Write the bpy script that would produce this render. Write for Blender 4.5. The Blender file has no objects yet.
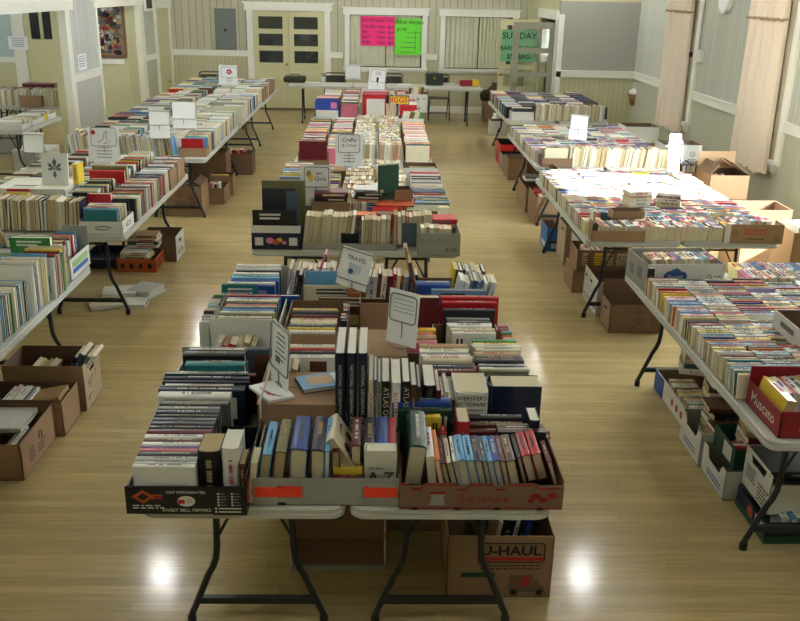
import bpy, math, random
from mathutils import Vector, Matrix
random.seed(11)
R = math.radians
COL = bpy.context.scene.collection
V = Vector

# ------------------------------------------------------------------ camera
F, PITCH, YAW, ROLL, CH = 883.0, R(19.439), R(1.632), R(1.167), 2.574
def cam_axes():
    cy, sy, cp, sp, cr, sr = math.cos(YAW), math.sin(YAW), math.cos(PITCH), math.sin(PITCH), math.cos(ROLL), math.sin(ROLL)
    r0 = V((cy, -sy, 0)); fw = V((sy*cp, cy*cp, -sp)); up = V((sy*sp, cy*sp, cp))
    return r0, fw, up
R0, FW, UP = cam_axes()
def ray(px, py):
    u, v = px-400, py-300
    a = u*math.cos(ROLL)+v*math.sin(ROLL); b = -u*math.sin(ROLL)+v*math.cos(ROLL)
    return FW + R0*(a/F) - UP*(b/F)
def U(px, py, Z=None, Y=None, X=None):
    d = ray(px, py)
    t = (Z-CH)/d.z if Z is not None else (Y/d.y if Y is not None else X/d.x)
    return V((0, 0, CH)) + d*t
def proj(P):
    q = V(P)-V((0, 0, CH)); d = q.dot(FW)
    if d < .1: return (-9999, -9999, d)
    a = F*q.dot(R0)/d; b = -F*q.dot(UP)/d
    return (400+a*math.cos(ROLL)-b*math.sin(ROLL), 300+a*math.sin(ROLL)+b*math.cos(ROLL), d)
cam_d = bpy.data.cameras.new('camera'); cam = bpy.data.objects.new('camera', cam_d); COL.objects.link(cam)
cam_d.sensor_fit = 'HORIZONTAL'; cam_d.sensor_width = 36; cam_d.lens = F/800*36; cam_d.shift_y = -10.5/800
rr = R0*math.cos(ROLL)-UP*(-math.sin(ROLL))*(-1)
# image right = direction of increasing px
im_r = (R0*math.cos(ROLL) + UP*math.sin(ROLL)).normalized()
im_d = (R0*math.sin(ROLL) - UP*math.cos(ROLL)).normalized()
m = Matrix((im_r, -im_d, -FW)).transposed().to_4x4(); m.translation = V((0, 0, CH)); cam.matrix_world = m
cam_d.clip_start = .02
bpy.context.scene.camera = cam

# ------------------------------------------------------------------ materials
def lin(c):
    return tuple(((x/255)/12.92 if x/255 <= .04045 else ((x/255+.055)/1.055)**2.4) for x in c)
def mat(name, rgb, rough=.6, metal=0, noise=0, scale=8, bump=0, spec=.5, coat=0):
    m = bpy.data.materials.new(name); m.use_nodes = True
    nt = m.node_tree; b = nt.nodes['Principled BSDF']; c = lin(rgb)
    b.inputs['Base Color'].default_value = (*c, 1); b.inputs['Roughness'].default_value = rough
    b.inputs['Metallic'].default_value = metal; b.inputs['Specular IOR Level'].default_value = spec
    b.inputs['Coat Weight'].default_value = coat
    if noise or bump:
        tc = nt.nodes.new('ShaderNodeTexCoord'); n = nt.nodes.new('ShaderNodeTexNoise'); n.inputs['Scale'].default_value = scale
        n.inputs['Detail'].default_value = 4; nt.links.new(tc.outputs['Object'], n.inputs['Vector'])
        if noise:
            mx = nt.nodes.new('ShaderNodeMix'); mx.data_type = 'RGBA'
            mx.inputs[6].default_value = (*[x*(1-noise) for x in c], 1); mx.inputs[7].default_value = (*[min(1, x*(1+noise)) for x in c], 1)
            nt.links.new(n.outputs['Fac'], mx.inputs[0]); nt.links.new(mx.outputs[2], b.inputs['Base Color'])
        if bump:
            bp = nt.nodes.new('ShaderNodeBump'); bp.inputs['Strength'].default_value = bump; bp.inputs['Distance'].default_value = .01
            nt.links.new(n.outputs['Fac'], bp.inputs['Height']); nt.links.new(bp.outputs[0], b.inputs['Normal'])
    return m
def beadboard(name, rgb, axis, pitch=.09, dark=.72, streak=.10, rough=.55):
    """painted tongue-and-groove boards: real grooves as bump, board to board tone changes"""
    m = mat(name, rgb, rough); nt = m.node_tree; N = nt.nodes; L = nt.links; b = N['Principled BSDF']; c = lin(rgb)
    tc = N.new('ShaderNodeTexCoord'); sx = N.new('ShaderNodeSeparateXYZ'); L.new(tc.outputs['Object'], sx.inputs[0])
    dv = N.new('ShaderNodeMath'); dv.operation = 'DIVIDE'; L.new(sx.outputs[axis], dv.inputs[0]); dv.inputs[1].default_value = pitch
    fr = N.new('ShaderNodeMath'); fr.operation = 'FRACT'; L.new(dv.outputs[0], fr.inputs[0])
    fl = N.new('ShaderNodeMath'); fl.operation = 'FLOOR'; L.new(dv.outputs[0], fl.inputs[0])
    gt = N.new('ShaderNodeMath'); gt.operation = 'LESS_THAN'; L.new(fr.outputs[0], gt.inputs[0]); gt.inputs[1].default_value = .12
    wn = N.new('ShaderNodeTexWhiteNoise'); wn.noise_dimensions = '1D'; L.new(fl.outputs[0], wn.inputs['W'])
    mp = N.new('ShaderNodeMapRange'); L.new(wn.outputs['Value'], mp.inputs[0]); mp.inputs[3].default_value = 1-streak; mp.inputs[4].default_value = 1
    mul = N.new('ShaderNodeMath'); mul.operation = 'MULTIPLY'; L.new(mp.outputs[0], mul.inputs[0])
    g2 = N.new('ShaderNodeMapRange'); L.new(gt.outputs[0], g2.inputs[0]); g2.inputs[3].default_value = 1; g2.inputs[4].default_value = dark; L.new(g2.outputs[0], mul.inputs[1])
    vm = N.new('ShaderNodeVectorMath'); vm.operation = 'SCALE'; vm.inputs[0].default_value = c; L.new(mul.outputs[0], vm.inputs['Scale'])
    L.new(vm.outputs[0], b.inputs['Base Color'])
    bp = N.new('ShaderNodeBump'); bp.invert = True; bp.inputs['Strength'].default_value = .6; bp.inputs['Distance'].default_value = .004
    L.new(gt.outputs[0], bp.inputs['Height']); L.new(bp.outputs[0], b.inputs['Normal'])
    return m
def floor_mat():
    m = mat('maple_strip_floor', (184, 166, 120), .3); nt = m.node_tree; N = nt.nodes; L = nt.links; b = N['Principled BSDF']
    def math_(op, a, c=None, d=None):
        n = N.new('ShaderNodeMath'); n.operation = op
        for i, v in enumerate((a, c, d)):
            if v is None: continue
            if isinstance(v, (int, float)): n.inputs[i].default_value = v
            else: L.new(v, n.inputs[i])
        return n.outputs[0]
    tc = N.new('ShaderNodeTexCoord'); sx = N.new('ShaderNodeSeparateXYZ'); L.new(tc.outputs['Object'], sx.inputs[0])
    ry = math_('DIVIDE', sx.outputs[1], .058); row_ = math_('FLOOR', ry); fy = math_('FRACT', ry)
    wn = N.new('ShaderNodeTexWhiteNoise'); wn.noise_dimensions = '1D'; L.new(row_, wn.inputs['W'])
    xx = math_('DIVIDE', math_('ADD', sx.outputs[0], math_('MULTIPLY', wn.outputs['Value'], 7.3)), 1.9); pid = math_('FLOOR', xx); fx = math_('FRACT', xx)
    w2 = N.new('ShaderNodeTexWhiteNoise'); w2.noise_dimensions = '2D'; cv = N.new('ShaderNodeCombineXYZ'); L.new(row_, cv.inputs[0]); L.new(pid, cv.inputs[1]); L.new(cv.outputs[0], w2.inputs['Vector'])
    tone = N.new('ShaderNodeMapRange'); L.new(w2.outputs['Value'], tone.inputs[0]); tone.inputs[3].default_value = .88; tone.inputs[4].default_value = 1.06
    joint = math_('MAXIMUM', math_('LESS_THAN', fy, .035), math_('LESS_THAN', fx, .0016))
    jm = N.new('ShaderNodeMapRange'); L.new(joint, jm.inputs[0]); jm.inputs[3].default_value = 1; jm.inputs[4].default_value = .72
    mp = N.new('ShaderNodeMapping'); mp.inputs['Scale'].default_value = (1.2, 24, 1); L.new(tc.outputs['Object'], mp.inputs['Vector'])
    n = N.new('ShaderNodeTexNoise'); n.inputs['Scale'].default_value = 2.5; n.inputs['Detail'].default_value = 6; L.new(mp.outputs[0], n.inputs['Vector'])
    gr = N.new('ShaderNodeMapRange'); L.new(n.outputs['Fac'], gr.inputs[0]); gr.inputs[1].default_value = .3; gr.inputs[2].default_value = .7; gr.inputs[3].default_value = .82; gr.inputs[4].default_value = 1.05
    n2 = N.new('ShaderNodeTexNoise'); n2.inputs['Scale'].default_value = .9; n2.inputs['Detail'].default_value = 3; L.new(tc.outputs['Object'], n2.inputs['Vector'])
    pt = N.new('ShaderNodeMapRange'); L.new(n2.outputs['Fac'], pt.inputs[0]); pt.inputs[1].default_value = .3; pt.inputs[2].default_value = .7; pt.inputs[3].default_value = .92; pt.inputs[4].default_value = 1.05
    n3 = N.new('ShaderNodeTexNoise'); n3.inputs['Scale'].default_value = 60; n3.inputs['Detail'].default_value = 2; L.new(tc.outputs['Object'], n3.inputs['Vector'])
    k = math_('MULTIPLY', math_('MULTIPLY', tone.outputs[0], jm.outputs[0]), math_('MULTIPLY', gr.outputs[0], pt.outputs[0]))
    vs = N.new('ShaderNodeVectorMath'); vs.operation = 'SCALE'; vs.inputs[0].default_value = lin((186, 166, 120)); L.new(k, vs.inputs['Scale']); L.new(vs.outputs[0], b.inputs['Base Color'])
    r = N.new('ShaderNodeMapRange'); L.new(n2.outputs['Fac'], r.inputs[0]); r.inputs[3].default_value = .10; r.inputs[4].default_value = .17; b.inputs['Specular IOR Level'].default_value = .14; L.new(r.outputs[0], b.inputs['Roughness'])
    bp = N.new('ShaderNodeBump'); bp.inputs['Strength'].default_value = .08; bp.inputs['Distance'].default_value = .002; bp.invert = True
    L.new(math_('ADD', joint, n.outputs['Fac']), bp.inputs['Height']); L.new(bp.outputs[0], b.inputs['Normal'])
    return m
def glass_mat(name, tint=(251, 253, 252), gloss=.05):
    m = bpy.data.materials.new(name); m.use_nodes = True; nt = m.node_tree; nt.nodes.clear()
    o = nt.nodes.new('ShaderNodeOutputMaterial'); mx = nt.nodes.new('ShaderNodeMixShader'); t = nt.nodes.new('ShaderNodeBsdfTransparent'); g = nt.nodes.new('ShaderNodeBsdfGlossy')
    t.inputs[0].default_value = (*lin(tint), 1); g.inputs['Roughness'].default_value = .03; mx.inputs[0].default_value = gloss
    nt.links.new(t.outputs[0], mx.inputs[1]); nt.links.new(g.outputs[0], mx.inputs[2]); nt.links.new(mx.outputs[0], o.inputs[0])
    return m
def cloth_mat(name, rgb, trans=.35):
    m = bpy.data.materials.new(name); m.use_nodes = True; nt = m.node_tree; nt.nodes.clear(); c = (*lin(rgb), 1)
    o = nt.nodes.new('ShaderNodeOutputMaterial'); mx = nt.nodes.new('ShaderNodeMixShader'); d = nt.nodes.new('ShaderNodeBsdfDiffuse'); t = nt.nodes.new('ShaderNodeBsdfTranslucent')
    d.inputs[0].default_value = c; t.inputs[0].default_value = c; mx.inputs[0].default_value = trans
    nt.links.new(d.outputs[0], mx.inputs[1]); nt.links.new(t.outputs[0], mx.inputs[2]); nt.links.new(mx.outputs[0], o.inputs[0])
    return m
def emis(name, rgb, s):
    m = bpy.data.materials.new(name); m.use_nodes = True; nt = m.node_tree; b = nt.nodes['Principled BSDF']
    b.inputs['Base Color'].default_value = (*lin(rgb), 1); b.inputs['Emission Color'].default_value = (*lin(rgb), 1); b.inputs['Emission Strength'].default_value = s
    return m

M = {}
M['floor'] = floor_mat()
WC = (176, 172, 140)
M['bead_x_up'] = beadboard('painted_boards_back_upper', (192, 190, 166), 0, .15, .60, .13)
M['bead_x_lo'] = beadboard('painted_boards_back_lower', (188, 185, 152), 0, .09, .78, .04)
M['bead_y_up'] = beadboard('painted_boards_side_upper', (190, 194, 182), 1, .11, .70, .10)
M['bead_y_lo'] = beadboard('painted_boards_side_lower', (186, 190, 170), 1, .09, .84, .04)
M['bead_l_up'] = beadboard('painted_boards_partition_upper', (204, 206, 204), 1, .12, .66, .16)
M['bead_l_lo'] = beadboard('painted_boards_partition_lower', (196, 198, 194), 1, .09, .88, .03)
M['trim'] = mat('white_trim_paint', (236, 237, 228), .4, noise=.03)
M['cream'] = mat('cream_door_paint', (202, 199, 158), .4, noise=.03)
M['cream_wall'] = mat('cream_wall_paint', (200, 198, 160), .6, noise=.03)
M['blue_wall'] = mat('pale_blue_wall_paint', (176, 196, 196), .6, noise=.03)
M['gray_panel'] = mat('gray_panel_paint', (158, 158, 150), .7, noise=.05, scale=40)
M['gray_door'] = mat('gray_green_door_paint', (140, 140, 122), .45, noise=.03)  # gray tone carries the shade of the backlit leaf in its colour
M['ceiling'] = mat('white_ceiling_paint', (225, 224, 215), .9)
M['glass'] = glass_mat('window_glass')
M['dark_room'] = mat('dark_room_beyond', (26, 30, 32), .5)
M['elec'] = mat('gray_enamel', (110, 120, 118), .45, noise=.04)
M['curtain'] = cloth_mat('peach_sheer_curtain', (236, 224, 208), .03)
M['curtain_trim'] = cloth_mat('tan_crochet_trim', (186, 158, 128), .2)
M['blind'] = cloth_mat('cream_blind_cloth', (190, 184, 165), .02)
M['drape'] = cloth_mat('cream_drape', (226, 220, 198), .0)
M['tabletop'] = mat('pale_gray_plastic_tabletop', (188, 190, 184), .45, noise=.03, scale=60, bump=.05)
M['leg'] = mat('dark_gray_steel_tube', (50, 54, 55), .38, metal=.4)
M['chair'] = mat('dark_olive_steel', (48, 48, 40), .4, metal=.3)
M['kraft_lt'] = mat('light_kraft_cardboard', (190, 172, 144), .8, noise=.05)
M['kraft'] = mat('brown_corrugated_cardboard', (154, 124, 94), .85, noise=.07, scale=5)
M['kraft_dk'] = mat('dark_brown_corrugated_cardboard', (124, 98, 76), .85, noise=.07, scale=5)
M['kraft_in'] = mat('cardboard_inside', (116, 92, 72), .9, noise=.06)
M['white_card'] = mat('white_cardboard', (216, 216, 210), .7, noise=.03, scale=4)
M['gray_card'] = mat('gray_cardboard', (150, 150, 142), .75, noise=.04, scale=4)
M['black_card'] = mat('black_printed_cardboard', (20, 20, 28), .4, noise=.1)
M['navy_card'] = mat('navy_printed_cardboard', (26, 32, 62), .45)
M['red_card'] = mat('red_printed_cardboard', (140, 22, 34), .45)
M['orange_card'] = mat('orange_printed_cardboard', (186, 84, 40), .55)
M['green_card'] = mat('dark_green_printed_cardboard', (24, 74, 56), .5)
M['blue_card'] = mat('bright_blue_printed_cardboard', (36, 110, 186), .5)
M['paper'] = mat('white_paper', (240, 243, 247), .6)
M['paperblue'] = mat('bluish_paper', (190, 204, 220), .5)
M['wire'] = mat('gray_steel_wire', (132, 134, 134), .4, metal=.3)
M['red_tape'] = mat('red_orange_tape', (240, 62, 40), .45)
M['ink'] = mat('black_ink', (24, 24, 26), .6)
M['ink_soft'] = mat('faded_brown_ink', (86, 62, 46), .7)
M['ink_gray'] = mat('gray_ink', (110, 112, 118), .6)
M['ink_red'] = mat('red_ink', (186, 40, 44), .5)
M['ink_blue'] = mat('blue_ink', (50, 90, 160), .5)
M['ink_white'] = mat('white_ink', (222, 222, 216), .5)
M['pink'] = mat('hot_pink_card', (246, 40, 132), .6)
M['lime'] = mat('lime_green_card', (110, 226, 60), .6)
M['mint'] = mat('green_poster_card', (112, 176, 130), .6)
M['brass'] = mat('brass', (180, 140, 60), .3, metal=.9)
M['plastic_w'] = mat('white_plastic', (220, 222, 218), .4)
M['plastic_k'] = mat('black_plastic', (18, 18, 20), .4)
M['yellow'] = mat('yellow_print', (226, 196, 40), .5)
M['skinpink'] = mat('pink_print', (206, 120, 170), .5)
M['wicker'] = mat('brown_wicker', (128, 96, 56), .8, noise=.25, scale=60, bump=.5)
M['pages'] = mat('aged_page_edges', (208, 198, 168), .85, noise=.08, scale=90)
M['pages_w'] = mat('white_page_edges', (228, 226, 214), .85, noise=.05, scale=90)
M['pages_t'] = mat('tan_page_edges', (184, 164, 124), .85, noise=.08, scale=90)

BC = {  # cover colours
 'white': (228, 228, 222), 'cream': (216, 208, 180), 'pale grey': (180, 182, 180), 'grey': (112, 114, 116), 'charcoal': (46, 48, 54), 'black': (18, 18, 22),
 'navy': (20, 30, 58), 'blue': (34, 72, 150), 'light blue': (96, 160, 208), 'teal': (34, 118, 128), 'dark green': (20, 62, 48), 'green': (60, 138, 70),
 'yellow': (226, 196, 60), 'orange': (216, 112, 44), 'red': (182, 26, 38), 'maroon': (92, 20, 32), 'brown': (98, 60, 42), 'tan': (176, 146, 104),
 'pale blue': (168, 196, 214), 'pale yellow': (228, 216, 150), 'pale pink': (220, 184, 180), 'pink': (204, 112, 136), 'purple': (90, 66, 130), 'lilac': (160, 146, 190), 'slate': (74, 90, 108), 'olive': (118, 116, 76)}
BM = {}
for k, v in BC.items(): BM[k] = mat(k.replace(' ', '_')+'_book_cover', v, .38, noise=.10, scale=25)
PAL = {
 'mixed': 'white white white white white cream cream cream pale_grey pale_blue pale_yellow pale_grey grey charcoal black black navy navy blue light_blue teal dark_green yellow orange red red maroon brown tan purple slate olive'.split(),
 'dark': 'black black black navy navy charcoal charcoal maroon dark_green slate grey brown white blue'.split(),
 'paper': 'white white white white white cream cream cream pale_grey pale_grey pale_blue pale_blue pale_yellow pale_yellow pale_pink grey red red orange light_blue blue navy black maroon tan teal pink slate yellow lilac'.split(),
 'pale': 'white white white white white white cream cream cream cream pale_grey pale_blue pale_grey tan light_blue green grey brown charcoal'.split(),
 'paleup': 'cream cream tan white white grey navy slate light_blue green brown maroon black'.split(),
 'bright': 'yellow red light_blue white green orange blue white cream pink'.split(),
 'kids': 'white white red yellow cream pink light_blue dark_green brown cream'.split()}
for k in PAL: PAL[k] = [c.replace('_', ' ') for c in PAL[k]]

# ------------------------------------------------------------------ mesh helpers
class MB:
    def __init__(s): s.v = []; s.f = []; s.mi = []; s.mats = []
    def m(s, mt):
        if mt not in s.mats: s.mats.append(mt)
        return s.mats.index(mt)
    def poly(s, pts, mt):
        n = len(s.v); s.v += [tuple(p) for p in pts]; s.f.append(tuple(range(n, n+len(pts)))); s.mi.append(s.m(mt))
    def hexa(s, c, mt):      # c: 8 corners, index = x+2y+4z
        n = len(s.v); s.v += [tuple(p) for p in c]; k = s.m(mt)
        for f in ((0, 2, 3, 1), (4, 5, 7, 6), (0, 1, 5, 4), (2, 6, 7, 3), (0, 4, 6, 2), (1, 3, 7, 5)): s.f.append(tuple(n+i for i in f)); s.mi.append(k)
    def box(s, x0, x1, y0, y1, z0, z1, mt, X=None):
        c = [V((x, y, z)) for z in (z0, z1) for y in (y0, y1) for x in (x0, x1)]
        if X is not None: c = [X @ p for p in c]
        s.hexa(c, mt)
    def prism(s, pts, d, mt, mt2=None):   # planar outline (3-D points) pushed along d
        n = len(pts); b = len(s.v); s.v += [tuple(p) for p in pts] + [tuple(V(p)+d) for p in pts]; k = s.m(mt); k2 = s.m(mt2) if mt2 else k
        s.f.append(tuple(b+i for i in reversed(range(n)))); s.mi.append(k); s.f.append(tuple(b+n+i for i in range(n))); s.mi.append(k2)
        for i in range(n): s.f.append((b+i, b+(i+1) % n, b+n+(i+1) % n, b+n+i)); s.mi.append(k)
    def tube(s, pts, r, mt, n=8, closed=False):
        pts = [V(p) for p in pts]; k = s.m(mt); b = len(s.v); N = len(pts); up = V((0, 0, 1)); prev = None
        for i, p in enumerate(pts):
            a = pts[i-1] if (i or closed) else p; c = pts[(i+1) % N] if (i < N-1 or closed) else p
            t = (c-a).normalized()
            if prev is None:
                u = t.cross(up)
                if u.length < .1: u = t.cross(V((0, 1, 0)))
            else: u = prev - t*prev.dot(t)
            u.normalize(); prev = u; w = t.cross(u)
            for j in range(n):
                g = 2*math.pi*j/n; s.v.append(tuple(p + (u*math.cos(g)+w*math.sin(g))*r))
        for i in range(N if closed else N-1):
            for j in range(n):
                i2 = (i+1) % N
                s.f.append((b+i*n+j, b+i*n+(j+1) % n, b+i2*n+(j+1) % n, b+i2*n+j)); s.mi.append(k)
        if not closed:
            s.f.append(tuple(b+j for j in reversed(range(n)))); s.mi.append(k); s.f.append(tuple(b+(N-1)*n+j for j in range(n))); s.mi.append(k)
    def lathe(s, prof, c, mt, n=20):
        b = len(s.v); k = s.m(mt); c = V(c)
        for r, z in prof:
            for j in range(n): g = 2*math.pi*j/n; s.v.append(tuple(c+V((r*math.cos(g), r*math.sin(g), z))))
        for i in range(len(prof)-1):
            for j in range(n): s.f.append((b+i*n+j, b+i*n+(j+1) % n, b+(i+1)*n+(j+1) % n, b+(i+1)*n+j)); s.mi.append(k)
    def build(s, name, parent=None, smooth=False, bevel=0):
        me = bpy.data.meshes.new(name); me.from_pydata(s.v, [], s.f); me.update()
        for mt in s.mats: me.materials.append(mt)
        me.polygons.foreach_set('material_index', s.mi)
        if smooth:
            for p in me.polygons: p.use_smooth = True
        o = bpy.data.objects.new(name, me); COL.objects.link(o)
        if parent is not None: o.parent = parent
        if bevel:
            b = o.modifiers.new('bevel', 'BEVEL'); b.width = bevel; b.segments = 2; b.limit_method = 'ANGLE'
        return o
def tag(o, label=None, cat=None, group=None, kind=None):
    if label: o['label'] = label
    if cat: o['category'] = cat
    if group: o['group'] = group
    if kind: o['kind'] = kind
    return o
def empty(name, loc=(0, 0, 0), rz=0, label=None, cat=None, group=None):
    o = bpy.data.objects.new(name, None); COL.objects.link(o); o.location = loc; o.rotation_euler.z = rz; o.empty_display_size = .1
    return tag(o, label, cat, group)
def struct(name, mb, smooth=False): return tag(mb.build(name, smooth=smooth), kind='structure')
_tc = {}
def txt(parent, s, o, x, up, size, mt, name='lettering', align='CENTER', bold=0, sx=1.0):
    """flat lettering centred at o (parent space), reading along x, tops towards up"""
    key = (s, align, bold)
    if key not in _tc:
        cu = bpy.data.curves.new('letters', 'FONT'); cu.body = s; cu.align_x = align; cu.align_y = 'CENTER'; cu.size = 1; cu.offset = bold; cu.resolution_u = 2; cu.space_line = .9
        t = bpy.data.objects.new('letters', cu); COL.objects.link(t)
        bpy.context.view_layer.update(); dg = bpy.context.evaluated_depsgraph_get()
        me = bpy.data.meshes.new_from_object(t.evaluated_get(dg)); bpy.data.objects.remove(t); bpy.data.curves.remove(cu)
        _tc[key] = me
    me = _tc[key].copy(); me.name = name; me.materials.clear(); me.materials.append(mt)
    x = V(x).normalized(); up = V(up); up = (up-x*up.dot(x)).normalized(); n = x.cross(up)
    X = Matrix((x*size*sx, up*size, n)).transposed().to_4x4(); X.translation = V(o)+n*.0012
    me.transform(X)
    ob = bpy.data.objects.new(name, me); COL.objects.link(ob); ob.parent = parent
    return ob

# ------------------------------------------------------------------ the room
XR, XL, D, P, RAIL = 4.58, -4.61, 19.77, 16.2, 1.23
ZC = 4.1
fl = MB(); fl.box(-9.5, 4.9, -3.2, 20.2, -.1, 0, M['floor']); struct('floor', fl)
ce = MB(); ce.box(-9.5, 4.9, -3.2, 20.2, ZC, ZC+.1, M['ceiling']); struct('ceiling', ce)
# back wall (double doors + two windows are set against it)
bw = MB()
bw.box(-4.9, 4.9, D, D+.15, 0, RAIL-.05, M['bead_x_lo']); bw.box(-4.9, 4.9, D, D+.15, RAIL-.05, ZC, M['bead_x_up']); struct('wall_back', bw)
def rail(name, x0, y0, x1, y1, dep=.03, z=RAIL):
    m_ = MB(); d = V((x1-x0, y1-y0, 0)); n = V((-d.y, d.x, 0)).normalized()*dep
    m_.prism([V((x0, y0, z-.10)), V((x1, y1, z-.10)), V((x1, y1, z)), V((x0, y0, z))], n, M['trim'])
    m_.prism([V((x0, y0, z)), V((x1, y1, z)), V((x1, y1, z+.02)), V((x0, y0, z+.02))], n*1.5, M['trim'])
    return struct(name, m_)
rail('trim_1', -2.82, D, -4.43, D); rail('trim_2', -.78, D, -1.05, D); rail('trim_3', 1.26, D, 1.02, D); 
def base(name, x0, y0, x1, y1, h=.14):
    m_ = MB(); d = V((x1-x0, y1-y0, 0)); n = V((-d.y, d.x, 0)).normalized()*.02
    m_.prism([V((x0, y0, 0)), V((x1, y1, 0)), V((x1, y1, h)), V((x0, y0, h))], n, M['trim']); return struct(name, m_)
base('baseboard_back', 3.1, D, -1.0, D); base('baseboard_back', -2.9, D, -4.43, D)
# right wall with window openings
WINR = [(13.15, 13.95), (10.05, 10.83), (7.25, 8.5), (3.9, 5.2), (.7, 2.0)]
WZ0, WZ1 = .80, 2.75
rw = MB()
ys = [20.2]
for a, b in WINR: ys += [b, a]
ys.append(-3.2)
for i in range(0, len(ys), 2):
    rw.box(XR, XR+.16, ys[i+1], ys[i], 0, RAIL-.05, M['bead_y_lo']); rw.box(XR, XR+.16, ys[i+1], ys[i], RAIL-.05, ZC, M['bead_y_up'])
for a, b in WINR:
    rw.box(XR, XR+.16, a, b, 0, WZ0, M['bead_y_lo']); rw.box(XR, XR+.16, a, b, WZ1, ZC, M['bead_y_up'])
struct('wall_right', rw)
tn = 4
for i in range(0, len(ys), 2):
    a, b = ys[i+1], ys[i]
    rail('trim_%d' % tn, XR, a+.1 if a > -3 else a, XR, min(b-.1, P)); tn += 1
base('baseboard_right', XR, -3.2, XR, P)
wn = 1
def side_window(a, b):
    global wn
    w = empty('window_%d' % wn, (XR, (a+b)/2, WZ0)); w['kind'] = 'structure'; wn += 1
    hy = (b-a)/2; H = WZ1-WZ0; m_ = MB()
    for y0, y1, z0, z1 in ((-hy-.16, -hy, -.06, H+.1), (hy, hy+.16, -.06, H+.1), (-hy-.12, hy+.12, H, H+.14)): m_.box(-.035, 0, y0, y1, z0, z1, M['trim'])
    m_.box(-.09, .0, -hy-.14, hy+.14, -.05, -.01, M['trim']); m_.box(-.03, 0, -hy-.1, hy+.1, -.15, -.05, M['trim'])
    m_.build('window_casing', w)
    s_ = MB()
    for y0, y1, z0, z1 in ((-hy, -hy+.05, 0, H), (hy-.05, hy, 0, H), (-hy, hy, 0, .06), (-hy, hy, H-.06, H), (-hy, hy, H/2-.025, H/2+.025)): s_.box(.05, .09, y0, y1, z0, z1, M['trim'])
    s_.build('sash', w); g = MB(); g.box(.066, .072, -hy+.05, hy-.05, .06, H-.06, M['glass']); g.build('pane', w)
for a, b in WINR: side_window(a, b)

# vestibule box on the right at the back
vb = MB()
vb.box(3.17, XR, P, P+.12, 0, RAIL-.05, M['bead_x_lo']); vb.box(3.17, XR, P, P+.12, RAIL-.05, 2.42, M['gray_panel'])
vb.box(3.17, XR, P, D, 2.42, 2.50, M['cream_wall'])
vb.box(3.17, 3.29, P+.12, 16.42, 0, 2.42, M['cream_wall']); vb.box(3.17, 3.29, 16.42, 17.95, 2.10, 2.42, M['cream_wall']); vb.box(3.17, 3.29, 17.95, D, 0, 2.42, M['cream_wall'])
struct('wall_vestibule', vb)
rail('trim_20', XR, P, 3.17, P)
vc = MB()
vc.box(3.13, 3.17, 16.32, 16.42, 0, 2.10, M['trim']); vc.box(3.13, 3.17, 17.95, 18.05, 0, 2.10, M['trim']); vc.box(3.11, 3.17, 16.26, 18.12, 2.10, 2.26, M['trim'])
vc.box(3.15, 3.25, P-.03, P, 0, 2.2, M['trim'])
struct('trim_21', vc)
# open glazed door leaves of the vestibule
def glazed_leaf(name, hx, y, w, mt, label=None, panes=3):
    d = empty(name, (hx, y, 0)); d['kind'] = 'structure'; m_ = MB(); H = 2.05; s = .11; bot = .78
    zs = [bot + (H-s-bot+.09)/panes*i for i in range(panes+1)]
    m_.box(-w, -w+s, 0, .045, .01, H, mt); m_.box(-s, 0, 0, .045, .01, H, mt); m_.box(-w+s, -s, 0, .045, H-s, H, mt)
    for i in range(panes):
        z = zs[i]
        if i: m_.box(-w+s, -s, 0, .045, z-.09, z, mt)
    m_.box(-w+s, -s, 0, .045, .01, bot, mt)
    m_.build('door_frame', d)
    pm = MB()
    for z0, z1 in ((.14, .40), (.47, .70)):
        pm.prism([V((-w+s+.04, -.008, z0)), V((-s-.04, -.008, z0)), V((-s-.04, -.008, z1)), V((-w+s+.04, -.008, z1))], V((0, .009, 0)), mt)
    pm.build('raised_panel', d)
    for i in range(panes):
        g = MB(); g.box(-w+s, -s, .02, .026, zs[i], zs[i+1]-.09, M['glass']); g.build('pane', d)
    k = MB(); k.lathe([(0, -.02), (.028, -.015), (.03, 0), (.02, .02), (0, .025)], (-w+.05, -.03, 1.0), M['brass'], 12); k.build('door_knob', d, True)
    return d
lf1 = glazed_leaf('door_1', 3.15, 16.36, .76, M['gray_door'])
lf2 = glazed_leaf('door_2', 3.14, 17.93, .78, M['cream'])
sg = empty('bargain_poster', (2.74, 17.90, 1.57), 0, 'green bargain day poster taped across the glass of the cream open door', 'poster')
pm = MB(); pm.box(-.35, .35, 0, .004, -.31, .29, M['mint']); pm.build('poster_sheet', sg)
txt(sg, 'SUNDAY', (0, -.002, .17), (1, 0, 0), (0, 0, 1), .17, M['ink'], bold=.012)
txt(sg, 'BARGAIN DAY', (0, -.002, -.06), (1, 0, 0), (0, 0, 1), .112, M['ink'], bold=.014)
txt(sg, '$5  BAG', (0, -.002, -.22), (1, 0, 0), (0, 0, 1), .13, M['ink'], bold=.014)
# things glimpsed through the vestibule opening
for (y0, y1, c, nm, lb) in ((17.0, 17.2, M['curtain'], 'hanging_drape', 'peach drape strip hanging inside the vestibule doorway'),):
    q = MB()
    for k in range(14): q.box(3.6+.02*(k % 2), 3.63+.02*(k % 2), y0+.03*k, y0+.03*k+.03, .2, 2.1, c)
    tag(q.build(nm), lb, 'drape')
dk = MB(); dk.box(4.3, 4.34, P+.2, D-.1, 0, 2.4, M['dark_room']); struct('wall_vestibule_inner', dk)  # near-black sheet stands in for the shade inside the vestibule

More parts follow.
